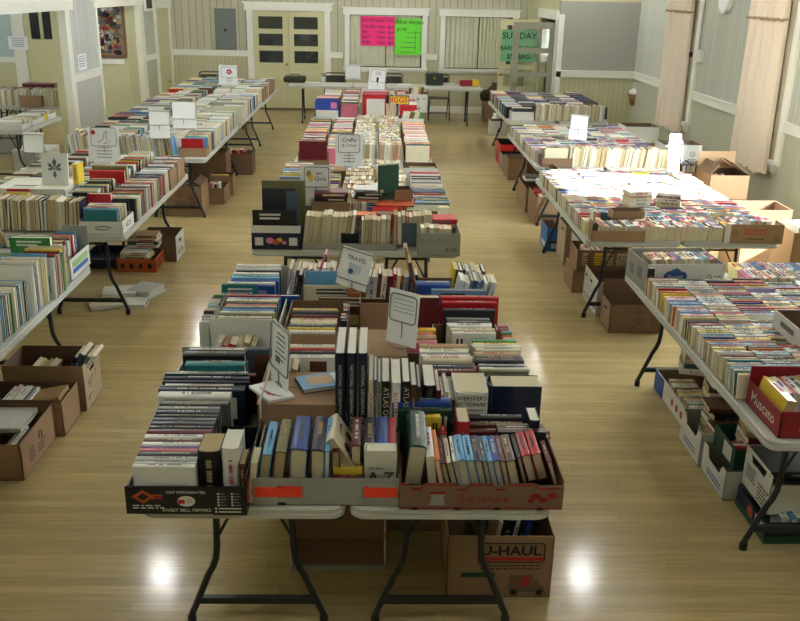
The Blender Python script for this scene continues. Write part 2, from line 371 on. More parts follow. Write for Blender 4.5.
# french doors on the back wall
fd_x0, fd_x1 = -2.69, -1.17
fc = MB(); fc.box(fd_x0-.13, fd_x0, D-.05, D, 0, 2.08, M['trim']); fc.box(fd_x1, fd_x1+.13, D-.05, D, 0, 2.08, M['trim']); fc.box(fd_x0-.17, fd_x1+.17, D-.07, D, 2.08, 2.22, M['trim'])
fc.box(fd_x0-.2, fd_x1+.2, D-.09, D, 2.22, 2.25, M['trim']); fc.box(fd_x0, fd_x1, D-.03, D, 0, .05, M['kraft_dk'])
struct('trim_22', fc)
for i in (0, 1):
    w = (fd_x1-fd_x0)/2; cx = fd_x0+w*(i+.5)
    d = empty('door_%d' % (3+i), (cx, D, 0)); d['kind'] = 'structure'
    m_ = MB(); m_.box(-w/2+.004, w/2-.004, -.045, -.004, .05, 2.07, M['cream'])
    for z0, z1 in ((.12, .46), (.54, .84)):
        m_.box(-w/2+.1, w/2-.1, -.053, -.045, z0, z1, M['cream'])
    m_.build('door_panel', d, bevel=.006)
    px0, px1 = (-.26, .25) if i == 0 else (-.27, .24)
    for z0 in (1.02, 1.37, 1.72):
        f_ = MB(); a, b, c_, e_ = px0, px1, z0-.01, z0+.24
        g = MB(); g.box(a, b, -.050, -.047, c_, e_, M['dark_room']); gg = g.build('night_pane', d)  # dark sheet behind the glass stands in for the unlit room beyond
        f_.box(a-.02, b+.02, -.056, -.045, e_, e_+.015, M['cream']); f_.box(a-.02, b+.02, -.056, -.045, c_-.015, c_, M['cream']); f_.build('glazing_bead', d)
        q = MB(); q.box(a, b, -.0535, -.0515, c_, e_, M['glass']); q.build('pane', d)
    if i == 0:
        k = MB(); k.lathe([(0, -.03), (.03, -.02), (.034, 0), (.02, .025), (0, .03)], (w/2-.06, -.085, .98), M['brass'], 12); k.build('door_knob', d, True)
# back windows (into a curtained room)
def drape(mb, x0, x1, y, z0, z1, mt, n=60, amp=.03, waves=9, ph=0):
    pts = []
    for i in range(n+1):
        u = i/n; pts.append((x0+(x1-x0)*u, y+amp*math.sin(waves*2*math.pi*u+ph)+.4*amp*math.sin(waves*5.3*u+1+ph)))
    for (xa, ya), (xb, yb) in zip(pts, pts[1:]): mb.poly([V((xa, ya, z0)), V((xb, yb, z0)), V((xb, yb, z1)), V((xa, ya, z1))], mt)
def back_window(x0, x1, n):
    w = empty('window_%d' % n, ((x0+x1)/2, D, .97)); w['kind'] = 'structure'; h = (x1-x0)/2; H = 1.06; m_ = MB()
    m_.box(-h-.11, -h, -.05, 0, -.02, H, M['trim']); m_.box(h, h+.11, -.05, 0, -.02, H, M['trim'])
    m_.box(-h-.14, h+.14, -.06, 0, H, H+.13, M['trim']); m_.box(-h-.16, h+.16, -.08, 0, H+.13, H+.155, M['trim'])
    m_.box(-h-.14, h+.14, -.09, 0, -.06, -.02, M['trim']); m_.box(-h-.11, h+.11, -.04, 0, -.12, -.06, M['trim']); m_.build('window_casing', w)
    b = MB(); b.box(-h, h, -.004, -.001, -.02, H, M['dark_room']); b.build('backing', w)
    c = MB(); drape(c, -h+.01, 0-.01, -.022, .0, H-.01, M['drape'], amp=.008, waves=7); drape(c, .01, h-(.1 if x0 > 1 else .03), -.022, .0, H-.01, M['drape'], amp=.008, waves=8, ph=1); c.build('drape', w)
    g = MB(); g.box(-h, h, -.044, -.040, -.02, H, M['glass']); g.build('pane', w)
back_window(-.63, .92, wn); back_window(1.42, 2.86, wn+1)
def poster(name, x0, x1, z0, z1, mt, label, lines, cat='poster'):
    o = empty(name, ((x0+x1)/2, D-.048, (z0+z1)/2), 0, label, cat); w, h = (x1-x0)/2, (z1-z0)/2
    m_ = MB(); m_.box(-w, w, -.004, 0, -h, h, mt); m_.build('poster_sheet', o)
    for s, x, z, sz, mm in lines: txt(o, s, (x, -.006, z), (1, 0, 0), (0, 0, 1), sz, mm, bold=.006, align='LEFT')
    return o
poster('hours_poster', -.40, .33, 1.40, 2.0, M['pink'], 'hot pink hand-lettered hours poster on the back window', [('BOOKSALE HOURS', -.33, .22, .098, M['ink']),
  ('THURS', -.33, .09, .09, M['ink']), ('10am  8pm', -.02, .09, .085, M['ink']), ('FRI', -.33, -.02, .09, M['ink']), ('10am  5pm', -.02, -.02, .085, M['ink']),
  ('SAT', -.33, -.125, .09, M['ink']), ('10am  5pm', -.02, -.125, .085, M['ink']), ('SUN', -.33, -.23, .09, M['ink']), ('10am  2pm', -.02, -.23, .085, M['ink'])])
gp = poster('pricing_poster', .34, .92, 1.22, 1.97, M['lime'], 'lime green book pricing poster beside the pink poster', [('BOOK PRICING', -.27, .29, .085, M['ink']), ('$1.50', -.25, .15, .09, M['ink'])])
q = MB()
for i, (a, b) in enumerate(((-.02, .25), (-.06, .2), (-.12, .14), (-.18, .14), (-.16, .14), (-.26, .25))):
    q.box(a, b, -.0065, -.0045, .08-.1*i, .088-.1*i, M['ink'])
for x in (.14, .25): q.box(x, x+.008, -.0065, -.0045, -.3, .12, M['ink'])
q.build('price_chart', gp)
# electric panel
ep = empty('electric_panel', (-3.27, D, 1.69), 0, 'gray metal electrical panel on the back wall left of the double doors', 'electrical panel')
q = MB(); q.box(-.22, .22, -.06, 0, -.43, .41, M['elec']); q.build('cabinet_box', ep, bevel=.006)
q = MB(); q.box(-.19, .19, -.07, -.06, -.40, .38, M['elec']); o = q.build('cabinet_door', ep, bevel=.004)
k = MB(); k.box(-.03, .03, -.08, -.07, -.05, 0, M['plastic_k']); k.build('latch', o)

# left partition: openings to the annex
T = .16
pw = MB()
def lw(y0, y1, z0, z1, mt, x=XL, t=T): pw.box(x-t, x, y0, y1, z0, z1, mt)
lw(-3.2, 10.35, 0, ZC, M['cream_wall'])
lw(10.35, 13.8, 2.55, ZC, M['bead_l_up']); lw(13.8, 15.2, 0, RAIL-.05, M['bead_l_lo']); lw(13.8, 15.2, RAIL-.05, ZC, M['bead_l_up'])
lw(15.2, 17.9, 2.5, ZC, M['bead_l_up'])
struct('wall_left', pw)
lt = MB()
# casings, headers and jambs
lt.box(XL-T, XL+.02, 10.2, 10.36, 0, 2.2, M['trim']); lt.box(XL-T-.01, XL+.03, 13.62, 13.82, 0, 2.18, M['trim']); lt.box(XL-T, XL+.035, 10.1, 14.0, 2.18, 2.55, M['trim'])
lt.box(XL-T, XL+.02, 15.12, 15.22, 0, 2.18, M['trim']); lt.box(XL-T, XL+.03, 17.86, 18.12, 0, 2.18, M['trim']); lt.box(XL-T, XL+.035, 15.05, 18.2, 2.18, 2.5, M['trim'])
struct('trim_23', lt)
jm = MB(); jm.box(XL-T-.02, XL-.08, 13.60, 13.8, 0, 2.18, M['cream_wall']); struct('trim_24', jm)
rail('trim_25', XL, 15.12, XL, 13.82)
# slanted end piece of the left wall up to the back corner
ax, ay, bx_, by_ = XL, 18.0, -4.43, D
sd = V((bx_-ax, by_-ay, 0)); sn = V((-sd.y, sd.x, 0)).normalized()
def slant(u0, u1, z0, z1, dep, mt, mb, off=0):
    a = V((ax, ay, 0))+sd*u0-sn*off; b = V((ax, ay, 0))+sd*u1-sn*off
    mb.prism([a+V((0, 0, z0)), b+V((0, 0, z0)), b+V((0, 0, z1)), a+V((0, 0, z1))], -sn*dep if off else sn*dep, mt)
ew = MB(); slant(-.02, 1.02, 0, RAIL-.05, .2, M['bead_y_lo'], ew); slant(-.02, 1.02, RAIL-.05, ZC, .2, M['bead_y_up'], ew); struct('wall_left_end', ew)
du0, du1 = .47, .90
et = MB(); slant(0, du0-.05, RAIL-.1, RAIL, .03, M['trim'], et, .0005)
slant(du0-.06, du0, 0, 2.1, .03, M['trim'], et, .0005); slant(du1, du1+.06, 0, 2.1, .03, M['trim'], et, .0005); slant(du0-.09, du1+.09, 2.1, 2.25, .04, M['trim'], et, .0005); struct('trim_26', et)
dr = MB(); slant(du0, du1, .02, 2.1, .012, M['cream'], dr, .0005); 
for z0, z1 in ((.2, .75), (.85, 1.5), (1.6, 1.95)):
    slant(du0+.07, (du0+du1)/2-.02, z0, z1, .016, M['cream'], dr, .0005); slant((du0+du1)/2+.02, du1-.07, z0, z1, .016, M['cream'], dr, .0005)
dobj = struct('door_5', dr)
k = MB(); k.lathe([(0, -.02), (.028, -.01), (.03, .01), (0, .02)], tuple(V((ax, ay, .62))+sd*(du0+.27)-sn*.05), M['brass'], 10); k.build('door_knob', dobj, True)
# small framed picture beside it at the top
fp = U(146.5, 4, X=-4.57); q = MB(); q.box(-.01, .03, -.27, .27, -.15, .3, M['trim']); 
po = empty('framed_picture', (fp.x+.02, fp.y, fp.z+.02), 0, 'small dark framed picture high on the left wall beside the cream door', 'picture')
q.build('picture_frame', po); q = MB(); q.box(.03, .036, -.21, .21, -.10, .26, M['dark_room']); q.build('picture_sheet', po)
# annex room behind the partition
an = MB()
AY = 17.2
an.box(-9.4, XL-T+.02, AY, AY+.12, 0, RAIL-.05, M['cream_wall']); an.box(-9.4, -6.55, AY, AY+.12, RAIL-.05, ZC, M['blue_wall']); an.box(-6.55, XL-T+.02, AY, AY+.12, RAIL-.05, ZC, M['cream_wall'])
an.box(XL-T+.0201, XL-T+.08, AY, 17.9, 0, 2.6, M['cream_wall'])
struct('wall_annex_back', an)
al = MB(); al.box(-9.5, -9.38, -3.2, AY, 0, ZC, M['blue_wall']); struct('wall_annex_left', al)
def arail(a, b, nm):
    m_ = MB(); m_.box(a, b, AY-.03, AY, RAIL-.1, RAIL, M['trim']); struct(nm, m_)
arail(-9.4, -6.75, 'trim_27'); arail(-5.3, XL-T, 'trim_28')
q = MB(); q.box(-6.78, -6.56, AY-.04, AY, 0, 2.3, M['trim']); q.box(-5.38, -5.28, AY-.04, AY, RAIL-.1, 2.6, M['cream_wall']); struct('trim_29', q)
ad = empty('door_6', (-6.0, AY, 0)); ad['kind'] = 'structure'
q = MB(); q.box(-.5, .5, -.045, -.003, 0, 2.4, M['cream']); q.box(-.42, .42, -.053, -.045, .2, 1.25, M['cream']); q.build('door_panel', ad)
pl = U(30, 25, Y=AY-.06); pr = U(52, 25, Y=AY-.06); z1 = U(40, 5, Y=AY-.06).z; z0 = U(40, 39, Y=AY-.06).z
q = MB(); q.box(pl.x+6.0, pr.x+6.0+.1, -.058, -.048, z0, z1+.1, M['dark_room']); q.build('night_pane', ad)  # shade of the unlit room beyond, put in as a dark sheet
q = MB(); xm = (pl.x+pr.x)/2+6.0; q.box(xm-.03, xm+.03, -.064, -.058, z0, z1+.1, M['cream']); q.build('glazing_bar', ad)
b0 = U(94, 56, Y=AY-.05); b1 = U(122, 6, Y=AY-.05)
bb = empty('bulletin_board', ((b0.x+b1.x)/2, AY, b0.z), 0, 'cork bulletin board covered in pinned photographs seen through the left opening', 'bulletin board')
hw, hh = (b1.x-b0.x)/2, b1.z-b0.z+.1
q = MB(); q.box(-hw, hw, -.03, 0, 0, hh, M['kraft']); q.build('cork_panel', bb)
q = MB()
for a in (-1, 1): q.box(a*hw-.02, a*hw+.02, -.045, 0, 0, hh, M['kraft_dk'])
q.box(-hw, hw, -.045, 0, -.03, .02, M['kraft_dk']); q.build('board_frame', bb)
for i in range(95):
    x = random.uniform(-hw+.06, hw-.08); z = random.uniform(.06, hh-.1); w = random.uniform(.06, .13); h = random.uniform(.05, .10); a = random.uniform(-.3, .3)
    q = MB(); X = Matrix.Translation((x, -.031-.00013*i, z)) @ Matrix.Rotation(a, 4, 'Y'); q.box(-w/2, w/2, -.001, 0, -h/2, h/2, random.choice([BM['slate'], BM['charcoal'], BM['white'], BM['pale grey'], BM['slate'], BM['black'], BM['grey'], BM['grey'], BM['tan'], BM['brown'], BM['red'], BM['navy']]), X); q.build('pinned_photograph', bb)
q = MB()
for k in (-1, 1):
    for j in range(-2, 6):
        z0_ = j*.3*1.0; pts = [V((-hw, -.042, z0_ if k > 0 else z0_+2*hw)), V((hw, -.042, z0_+2*hw if k > 0 else z0_))]
        if 0 <= pts[0].z <= hh and 0 <= pts[1].z <= hh: q.tube(pts, .006, M['plastic_k'], 5)
q.build('elastic_ribbon', bb)
# notice sheets on the walls
def notice(name, px, py, w, h, X=None, Y=None, label='', mt='paper'):
    p = U(px, py, X=X, Y=Y); o = empty(name, p, 0, label, 'notice'); q = MB()
    if X is not None: q.box(0, .004, -w/2, w/2, -h/2, h/2, M[mt])
    else: q.box(-w/2, w/2, -.004, 0, -h/2, h/2, M[mt])
    q.build('notice_sheet', o)
    q = MB()
    for k in range(5):
        z = h*.34-k*h*.15; l = w*random.uniform(.25, .4)
        if X is not None: q.box(.0045, .0055, -l, l, z, z+h*.04, M['ink_gray'])
        else: q.box(-l, l, -.0055, -.0045, z, z+h*.04, M['ink_gray'])
    q.build('printed_lines', o); return o
notice('wall_notice', 82, 62, .42, .24, X=XL+.001, label='small white notice taped on the grey partition boards between the openings')
notice('wall_notice', 18, 43, .36, .24, Y=AY-.05, label='white notice on the far annex wall beside the cream door')
notice('wall_notice', 221, 65, .05, .05, Y=D-.002, label='tiny pale tag on the lower back wall under the electrical panel')
# front (stage) wall behind the camera and the stage itself
fw = MB(); fw.box(-9.5, 4.9, -3.35, -3.2, 0, ZC, M['cream_wall']); struct('wall_front', fw)

# curtains on the right wall
def curtain(name, y0, y1, ztop, zbot, label, zband):
    o = empty(name, (XR-.13, (y0+y1)/2, 0), 0, label, 'curtain'); q = MB(); n = 90; h = (y1-y0)/2
    cols = []
    for i in range(n+1):
        u = i/n; pin = 1; y = -h+2*h*u
        cols.append((y, .036*math.sin(u*2*math.pi*5)+.014*math.sin(u*37)))
    zs = [zbot+(ztop-zbot)*k/10 for k in range(11)]
    def P_(i, z):
        y, d = cols[i]; fl_ = 1+.10*(1-(z-zbot)/(ztop-zbot)); return V((d*fl_*1.2, y*fl_, z + (0.012*math.sin(i*.9) if z == zbot else 0)))
    for i in range(n):
        for a, b in zip(zs, zs[1:]): q.poly([P_(i, a), P_(i+1, a), P_(i+1, b), P_(i, b)], M['curtain'])
    q.build('curtain_panel', o, True)
    q = MB()
    for i in range(n): 
        for a, b, dx in ((zband, zband+.10, -.02), (zband+.10, ztop, -.015)):
            A, B_ = P_(i, zband), P_(i+1, zband); q.poly([V((A.x+dx, A.y*1.03, a)), V((B_.x+dx, B_.y*1.03, a)), V((B_.x+dx, B_.y*1.03, b)), V((A.x+dx, A.y*1.03, b))], M['curtain'])
    q.build('valance', o, True)
    q = MB(); pts = [V((P_(i, zband).x-.03, P_(i, zband).y*1.04, zband+.015*abs(math.sin(i*.8)))) for i in range(n+1)]
    q.tube(pts, .014, M['curtain_trim'], 6); q.build('fringe', o)
    q = MB(); q.tube([V((0, -h-.15, ztop+.02)), V((0, h+.15, ztop+.02))], .014, M['plastic_w'], 8); q.build('curtain_rod', o)
z1_ = U(683, 12, X=XR-.12).z; z2_ = U(765, 19, X=XR-.12).z
curtain('window_curtain', 13.17, 14.07, 2.95, .62, 'peach sheer curtain over the farther window of the right wall', z1_)
curtain('window_curtain', 10.07, 10.92, 2.95, .62, 'peach sheer curtain over the nearer window of the right wall', z2_)
for i_, (a_, b_) in enumerate(WINR[:2]+WINR[3:]):  # unseen blinds added to block the sun at all but the third window
    o = empty('roller_blind', (XR-.045, (a_+b_)/2, WZ0-.02), 0, ['drawn cream roller blind behind the farther peach curtain', 'drawn cream roller blind behind the nearer peach curtain', 'farther drawn cream roller blind on the windows beside the stage', 'nearer drawn cream roller blind on the windows beside the stage'][i_], 'blind')
    q = MB(); q.box(-.002, .002, -(b_-a_)/2-.05, (b_-a_)/2+.05, 0, WZ1-WZ0+.06, M['blind']); q.build('blind_cloth', o)
    q = MB(); q.tube([V((0, -(b_-a_)/2-.06, WZ1-WZ0+.07)), V((0, (b_-a_)/2+.06, WZ1-WZ0+.07))], .02, M['plastic_w'], 8); q.build('roller', o)
# clock, thermostat box, basket, cable
ck = U(728, -3, X=XR); o = empty('wall_clock', ck, 0, 'round white wall clock between the two curtains', 'clock')
q = MB(); X = Matrix.Rotation(-math.pi/2, 4, 'Y')
def disc(mb, r, t, mt, n=28, x0=0):
    mb.prism([V((x0, r*math.cos(2*math.pi*k/n), r*math.sin(2*math.pi*k/n))) for k in range(n)], V((-t, 0, 0)), mt)
disc(q, .21, .05, M['plastic_w']); q.build('clock_case', o)
q = MB(); disc(q, .18, .004, M['paper'], x0=-.05); q.build('clock_face', o)
q = MB(); q.box(-.062, -.058, -.006, .006, 0, .1, M['plastic_k']); q.box(-.062, -.058, 0, .08, -.005, .006, M['plastic_k']); q.build('clock_hand', o)
sb = U(701, 56, X=XR); o = empty('wall_junction_box', sb, 0, 'white plastic junction box with a dark plug on the right wall trim', 'junction box')
q = MB(); q.box(-.06, 0, -.12, .12, -.08, .08, M['plastic_w']); q.build('box_cover', o, bevel=.006)
q = MB(); q.box(-.08, -.01, .22, .34, -.03, .035, M['plastic_k']); q.build('plug', o)
q = MB(); q.tube([V((-.03, .28, .03)), V((-.02, .2, .2)), V((-.02, .12, .5)), V((-.02, .14, .9)), V((-.02, .16, 1.3))], .006, M['plastic_k'], 6); q.tube([V((-.02, .05, .08)), V((-.02, .06, .5)), V((-.02, .02, 1.3))], .005, M['ink_gray'], 6); q.build('cable', o)
bp_ = U(634, 93, Y=P-.02); o = empty('wall_basket', (bp_.x, P, bp_.z), 0, 'small wicker basket hanging in the corner of the gray panel wall', 'basket')
q = MB(); q.lathe([(.0, -.2), (.08, -.2), (.14, .0), (.12, .0), (.07, -.19)], (0, -.145, 0), M['wicker'], 16); q.build('basket_body', o, True)
q = MB(); q.lathe([(.12, -.01), (.13, .05), (.06, .09), (0, .10)], (0, -.145, 0), M['paper'], 10); q.build('paper_filling', o)
q = MB(); q.tube([V((0, -.1, .0)), V((0, -.02, .14))], .006, M['leg'], 6); q.box(-.03, .03, -.03, 0, .08, .2, M['elec']); q.build('wall_hook', o)

# ------------------------------------------------------------------ folding tables
def make_table(name, x0, y0, W, L, label, group, H=.74, rz=0):
    """W across X, L along Y, near-left corner at (x0, y0)"""
    o = empty(name, (x0+W/2, y0+L/2, 0), rz, label, 'table', group); hw, hl = W/2, L/2
    def rrect(hw, hl, r, n=6):
        pts = []
        for sx, sy, a0 in ((1, 1, 0), (-1, 1, 90), (-1, -1, 180), (1, -1, 270)):
            for k in range(n+1):
                a = R(a0+90*k/n); pts.append((sx*(hw-r)+r*math.cos(a), sy*(hl-r)+r*math.sin(a)))
        return pts
    q = MB(); rings = [(0, H-.006, .05), (.004, H-.0, .05), (0, H-.006, .05), (0, H-.022, .05), (.004, H-.025, .05), (0, H-.03, .05), (.0, H-.045, .05), (.012, H-.052, .05)]
    b = 0; rs = [rrect(hw-i, hl-i, .055-i) for i, z, _ in rings]; n = len(rs[0]); k = q.m(M['tabletop'])
    order = [2, 3, 4, 5, 6, 7]
    seq = [(.006, H), (0, H-.006), (0, H-.02), (.004, H-.024), (0, H-.028), (0, H-.044), (.01, H-.052)]
    for ins, z in seq: q.v += [(x, y, z) for x, y in rrect(hw-ins, hl-ins, .055-ins)]
    q.f.append(tuple(range(n))); q.mi.append(k)
    for i in range(len(seq)-1):
        for j in range(n): q.f.append((i*n+j, (i+1)*n+j, (i+1)*n+(j+1) % n, i*n+(j+1) % n)); q.mi.append(k)
    q.f.append(tuple(reversed([ (len(seq)-1)*n+j for j in range(n)]))); q.mi.append(k)
    q.build('table_top', o)
    u = H-.053
    for sy in (-1, 1):
        yy = sy*(hl-.27)
        for sx in (-1, 1):
            q = MB(); q.tube([V((sx*.15, yy, u)), V((sx*.158, yy, .38)), V((sx*.163, yy, .33)), V((sx*.178, yy, .285)), V((sx*.20, yy, .245)), V((sx*.262, yy, .085)), V((sx*.277, yy, .05)), V((sx*.28, yy, .018))], .0145, M['leg'], 8)
            lo = q.build('leg', o, True)
            q = MB(); q.lathe([(0, 0), (.019, 0), (.019, .035), (.015, .04)], (sx*.28, yy, 0), M['plastic_k'], 10); q.build('foot_cap', lo, True)
        q = MB(); q.box(-.245, .245, yy-.012, yy+.012, .105, .135, M['leg']); q.build('crossbar', o)
        q = MB(); q.tube([V((-.158, yy, .42)), V((-.02, yy-sy*.02, u))], .007, M['leg'], 6); q.tube([V((.158, yy, .42)), V((.02, yy-sy*.02, u))], .007, M['leg'], 6); q.tube([V((0, yy, u-.005)), V((0, yy-sy*.45, u-.005))], .008, M['leg'], 6)
        q.tube([V((-.165, yy, .60)), V((.165, yy, .60))], .009, M['leg'], 6); q.build('brace', o)
        q = MB(); q.box(-.2, .2, yy-.02, yy+.02, u-.012, u, M['leg']); q.build('hinge_rail', o)
    return o
W8, L8 = .76, 2.44
def pair(x0, y0, lab, grp, n=2, gap=.02):
    for i in range(n): make_table('folding_table', x0+i*(W8+gap), y0, W8, L8, ('left' if i == 0 else 'right')+' long folding table of '+lab, grp)
pair(-.87, 2.85, 'the nearest centre pair under the front cartons', 'centre tables')
pair(-.93, 6.28, 'the second centre pair, behind a floor gap', 'centre tables')
pair(-.93, 9.60, 'the third centre pair from the front', 'centre tables')
pair(-.95, 13.3, 'the farthest centre pair of tables', 'centre tables')
pair(1.72, 3.39, 'the nearest pair in the right row', 'right row tables')
pair(1.64, 6.64, 'the second right row pair, in the sun patch', 'right row tables')
pair(1.76, 9.66, 'the third pair in the right row', 'right row tables')
pair(1.92, 13.3, 'the farthest pair in the right row', 'right row tables')
pair(-3.50, 3.42, 'the nearest pair in the left row', 'left row tables')
pair(-3.48, 6.60, 'the second left row pair behind the nearest one', 'left row tables')
pair(-3.46, 9.85, 'the third left row pair by the big opening', 'left row tables')
pair(-3.46, 12.31, 'the fourth pair of the left row', 'left row tables')
pair(-3.44, 14.78, 'the farthest left row pair by the back wall', 'left row tables')
# long tables across the back
for i, x in enumerate((-1.78, .15)):
    o = make_table('folding_table', 0, 0, .76, 1.9, ('left' if i == 0 else 'right')+' of the two bare tables standing crosswise along the back wall', 'back tables')
    o.location = (x+.95, 18.1, 0); o.rotation_euler.z = R(90)

# folding chairs
def chair(x, y, rz, label):
    o = empty('folding_chair', (x, y, 0), rz, label, 'chair', 'folding chairs by the back tables')
    q = MB(); q.box(-.20, .20, -.19, .19, .44, .455, M['chair']); q.build('seat', o, bevel=.01)
    q = MB(); n = 8
    q.prism([V((-.2+.4*k/n, .23-.03*math.sin(math.pi*k/n)*-1, .66)) for k in range(n+1)]+[V((.2-.4*k/n, .25+.03*math.sin(math.pi*k/n), .66)) for k in range(n+1)], V((0, .015, .18)), M['chair']); q.build('backrest', o)
    for s in (-1, 1):
        q = MB(); q.tube([V((s*.22, .27, .86)), V((s*.22, .22, .66)), V((s*.22, -.24, .015))], .012, M['chair'], 8); q.build('leg', o, True)
        q = MB(); q.tube([V((s*.19, -.10, .44)), V((s*.19, .24, .015))], .011, M['chair'], 8); q.build('leg', o, True)
    q = MB(); q.tube([V((-.22, .27, .86)), V((-.17, .275, .89)), V((.17, .275, .89)), V((.22, .27, .86))], .012, M['chair'], 8); q.tube([V((-.22, -.13, .17)), V((.22, -.13, .17))], .008, M['chair'], 6); q.tube([V((-.19, .19, .1)), V((.19, .19, .1))], .008, M['chair'], 6); q.build('crossbar', o)
chair(1.25, 18.65, 0, 'dark folding chair behind the right back table, right of the green cash box')
chair(.28, 18.65, 0, 'dark folding chair behind the right back table, left of the green cash box')
chair(-.9, 18.65, 0, 'dark folding chair behind the left back table')
chair(-3.45, 18.4, 0, 'dark folding chair near the back wall under the electrical panel')
# things on the back tables
def onb(px, py, z=.74): return U(px, py, z)
p = onb(295, 82); o = empty('camouflage_bag', (p.x, p.y, .74), 0, 'dark green camouflage soft case lying on the left back table', 'bag')
q = MB(); n = 10
q.box(-.22, .22, -.15, .15, 0, .12, M['chair']); M['camo'] = mat('camouflage_fabric', (62, 66, 42), .9, noise=.6, scale=18); q.mats = [M['camo']]; q.build('bag_body', o, bevel=.035)
q = MB(); q.tube([V((-.1, 0, .12)), V((-.08, 0, .155)), V((.08, 0, .155)), V((.1, 0, .12))], .01, M['plastic_k'], 6); q.build('handle', o)
q = MB(); q.box(-.221, .221, -.152, -.149, .06, .068, M['plastic_k']); q.build('zip', o)
p = onb(434, 85); o = empty('cash_box', (p.x, p.y, .74), 0, 'dark green cash box on the right back table', 'cash box')
q = MB(); q.box(-.17, .17, -.12, .12, 0, .17, M['green_card']); M['cashgreen'] = mat('dark_green_enamel', (26, 46, 40), .35); q.mats = [M['cashgreen']]; q.build('cash_box_body', o, bevel=.008)
q = MB(); q.box(-.175, .175, -.125, .125, .17, .23, M['cashgreen']); l_ = q.build('lid', o, bevel=.01)
q = MB(); q.tube([V((-.05, 0, .23)), V((-.05, 0, .255)), V((.05, 0, .255)), V((.05, 0, .23))], .006, M['wire'], 6); q.build('handle', l_)
q = MB(); q.box(-.02, .02, -.135, -.12, .12, .17, M['brass']); q.build('lock', o)
p = onb(469, 86); o = empty('candy_tin', (p.x, p.y, .74), R(4), 'red and yellow printed packet at the right end of the back table', 'packet')
q = MB(); q.box(-.19, .19, -.08, .08, 0, .12, M['red_card']); q.build('packet_body', o, bevel=.015)
q = MB(); q.box(.05, .192, -.082, .082, .004, .122, M['yellow']); q.build('yellow_band', o, bevel=.01)
for (px, py, w, h, l) in ((405, 84.5, .26, .2, 'white paper sheet lying left of the cash box'), (449, 83.5, .22, .2, 'white paper sheet lying right of the cash box'), (312, 82.5, .3, .2, 'white paper sheet lying right of the camouflage case')):
    p = onb(px, py); q = MB(); q.box(-w/2, w/2, -h/2, h/2, 0, .003, M['paper']); o = q.build('paper_sheet'); o.location = (p.x, p.y, .741); o.rotation_euler.z = R(8); tag(o, l+' on the back table', 'paper')
p = onb(323, 82); o = empty('pen_cup', (p.x, p.y, .74), 0, 'small white cup holding pens on the left back table', 'cup')
q = MB(); q.lathe([(0, 0), (.035, 0), (.04, .1), (.034, .1), (.03, .01)], (0, 0, 0), M['plastic_w'], 14); q.build('cup', o, True)
for a, b in ((-.02, .02), (.015, -.01), (0, .02)):
    q = MB(); q.tube([V((a*.5, b*.5, .02)), V((a*1.8, b*1.8, .17))], .004, M['ink'], 6); q.build('pen', o)
# clutter at the right end of the back tables
p = U(497, 116, Z=0)

# ------------------------------------------------------------------ cartons
SIDE = {'front': ((-1, -1), (1, 0), (0, 1)), 'right': ((1, -1), (0, 1), (-1, 0)), 'back': ((1, 1), (-1, 0), (0, -1)), 'left': ((-1, 1), (0, -1), (1, 0))}
def carton(x, y, z, sx, sy, h, rz=0, mo='kraft', mi='kraft_in', label='', group=None, holes=(), hh={}, notch=(), flaps={}, name='cardboard_box', lid=False, cat='box', side_m={}):
    o = empty(name, (x, y, z), R(rz), label, cat, group); t = .005
    q = MB()
    for s, (c, d, n) in SIDE.items():
        L = sx if d[0] else sy; D_ = V((d[0], d[1], 0)); N_ = V((n[0], n[1], 0)); O = V((c[0]*sx/2, c[1]*sy/2, 0)); H = hh.get(s, h); a, b = M[side_m.get(s, mo)], M[mi]
        def rect(u0, u1, z0, z1): q.prism([O+D_*u0+V((0, 0, z0)), O+D_*u1+V((0, 0, z0)), O+D_*u1+V((0, 0, z1)), O+D_*u0+V((0, 0, z1))], N_*t, a, b)
        if s in holes:
            w2 = .045; zc = H-.075; r = .016
            rect(0, L/2-w2, 0, H); rect(L/2+w2, L, 0, H); rect(L/2-w2, L/2+w2, 0, zc-r); rect(L/2-w2, L/2+w2, zc+r, H)
        elif s in notch:
            m_ = .18*L; k = min(.5*H, .06); e = .03
            pts = [(0, 0), (L, 0), (L, H), (L-m_, H), (L-m_-e, H-k), (m_+e, H-k), (m_, H), (0, H)]
            q.prism([O+D_*u+V((0, 0, w)) for u, w in pts], N_*t, a, b)
        else: rect(0, L, 0, H)
    q.box(-sx/2, sx/2, -sy/2, sy/2, 0, .004, M[mi])
    q.build('box_body', o)
    for s, (ln, ang) in flaps.items():
        c, d, n = SIDE[s]; L = (sx if d[0] else sy)-.01; D_ = V((d[0], d[1], 0)); N_ = V((n[0], n[1], 0)); H = hh.get(s, h); O = V((c[0]*sx/2, c[1]*sy/2, H))+D_*.005
        w = (-N_*math.sin(R(ang))+V((0, 0, 1))*math.cos(R(ang)))*ln
        f = MB(); nn = D_.cross(w).normalized()*.004; f.prism([O, O+D_*L, O+D_*L+w, O+w], nn, M[mo], M[mi]); f.build('flap', o)
    if lid:
        f = MB(); f.box(-sx/2, sx/2, -sy/2, 0-.002, h, h+.004, M[mo]); f.box(-sx/2, sx/2, .002, sy/2, h, h+.004, M[mo]); f.build('closed_flap', o)
    return o
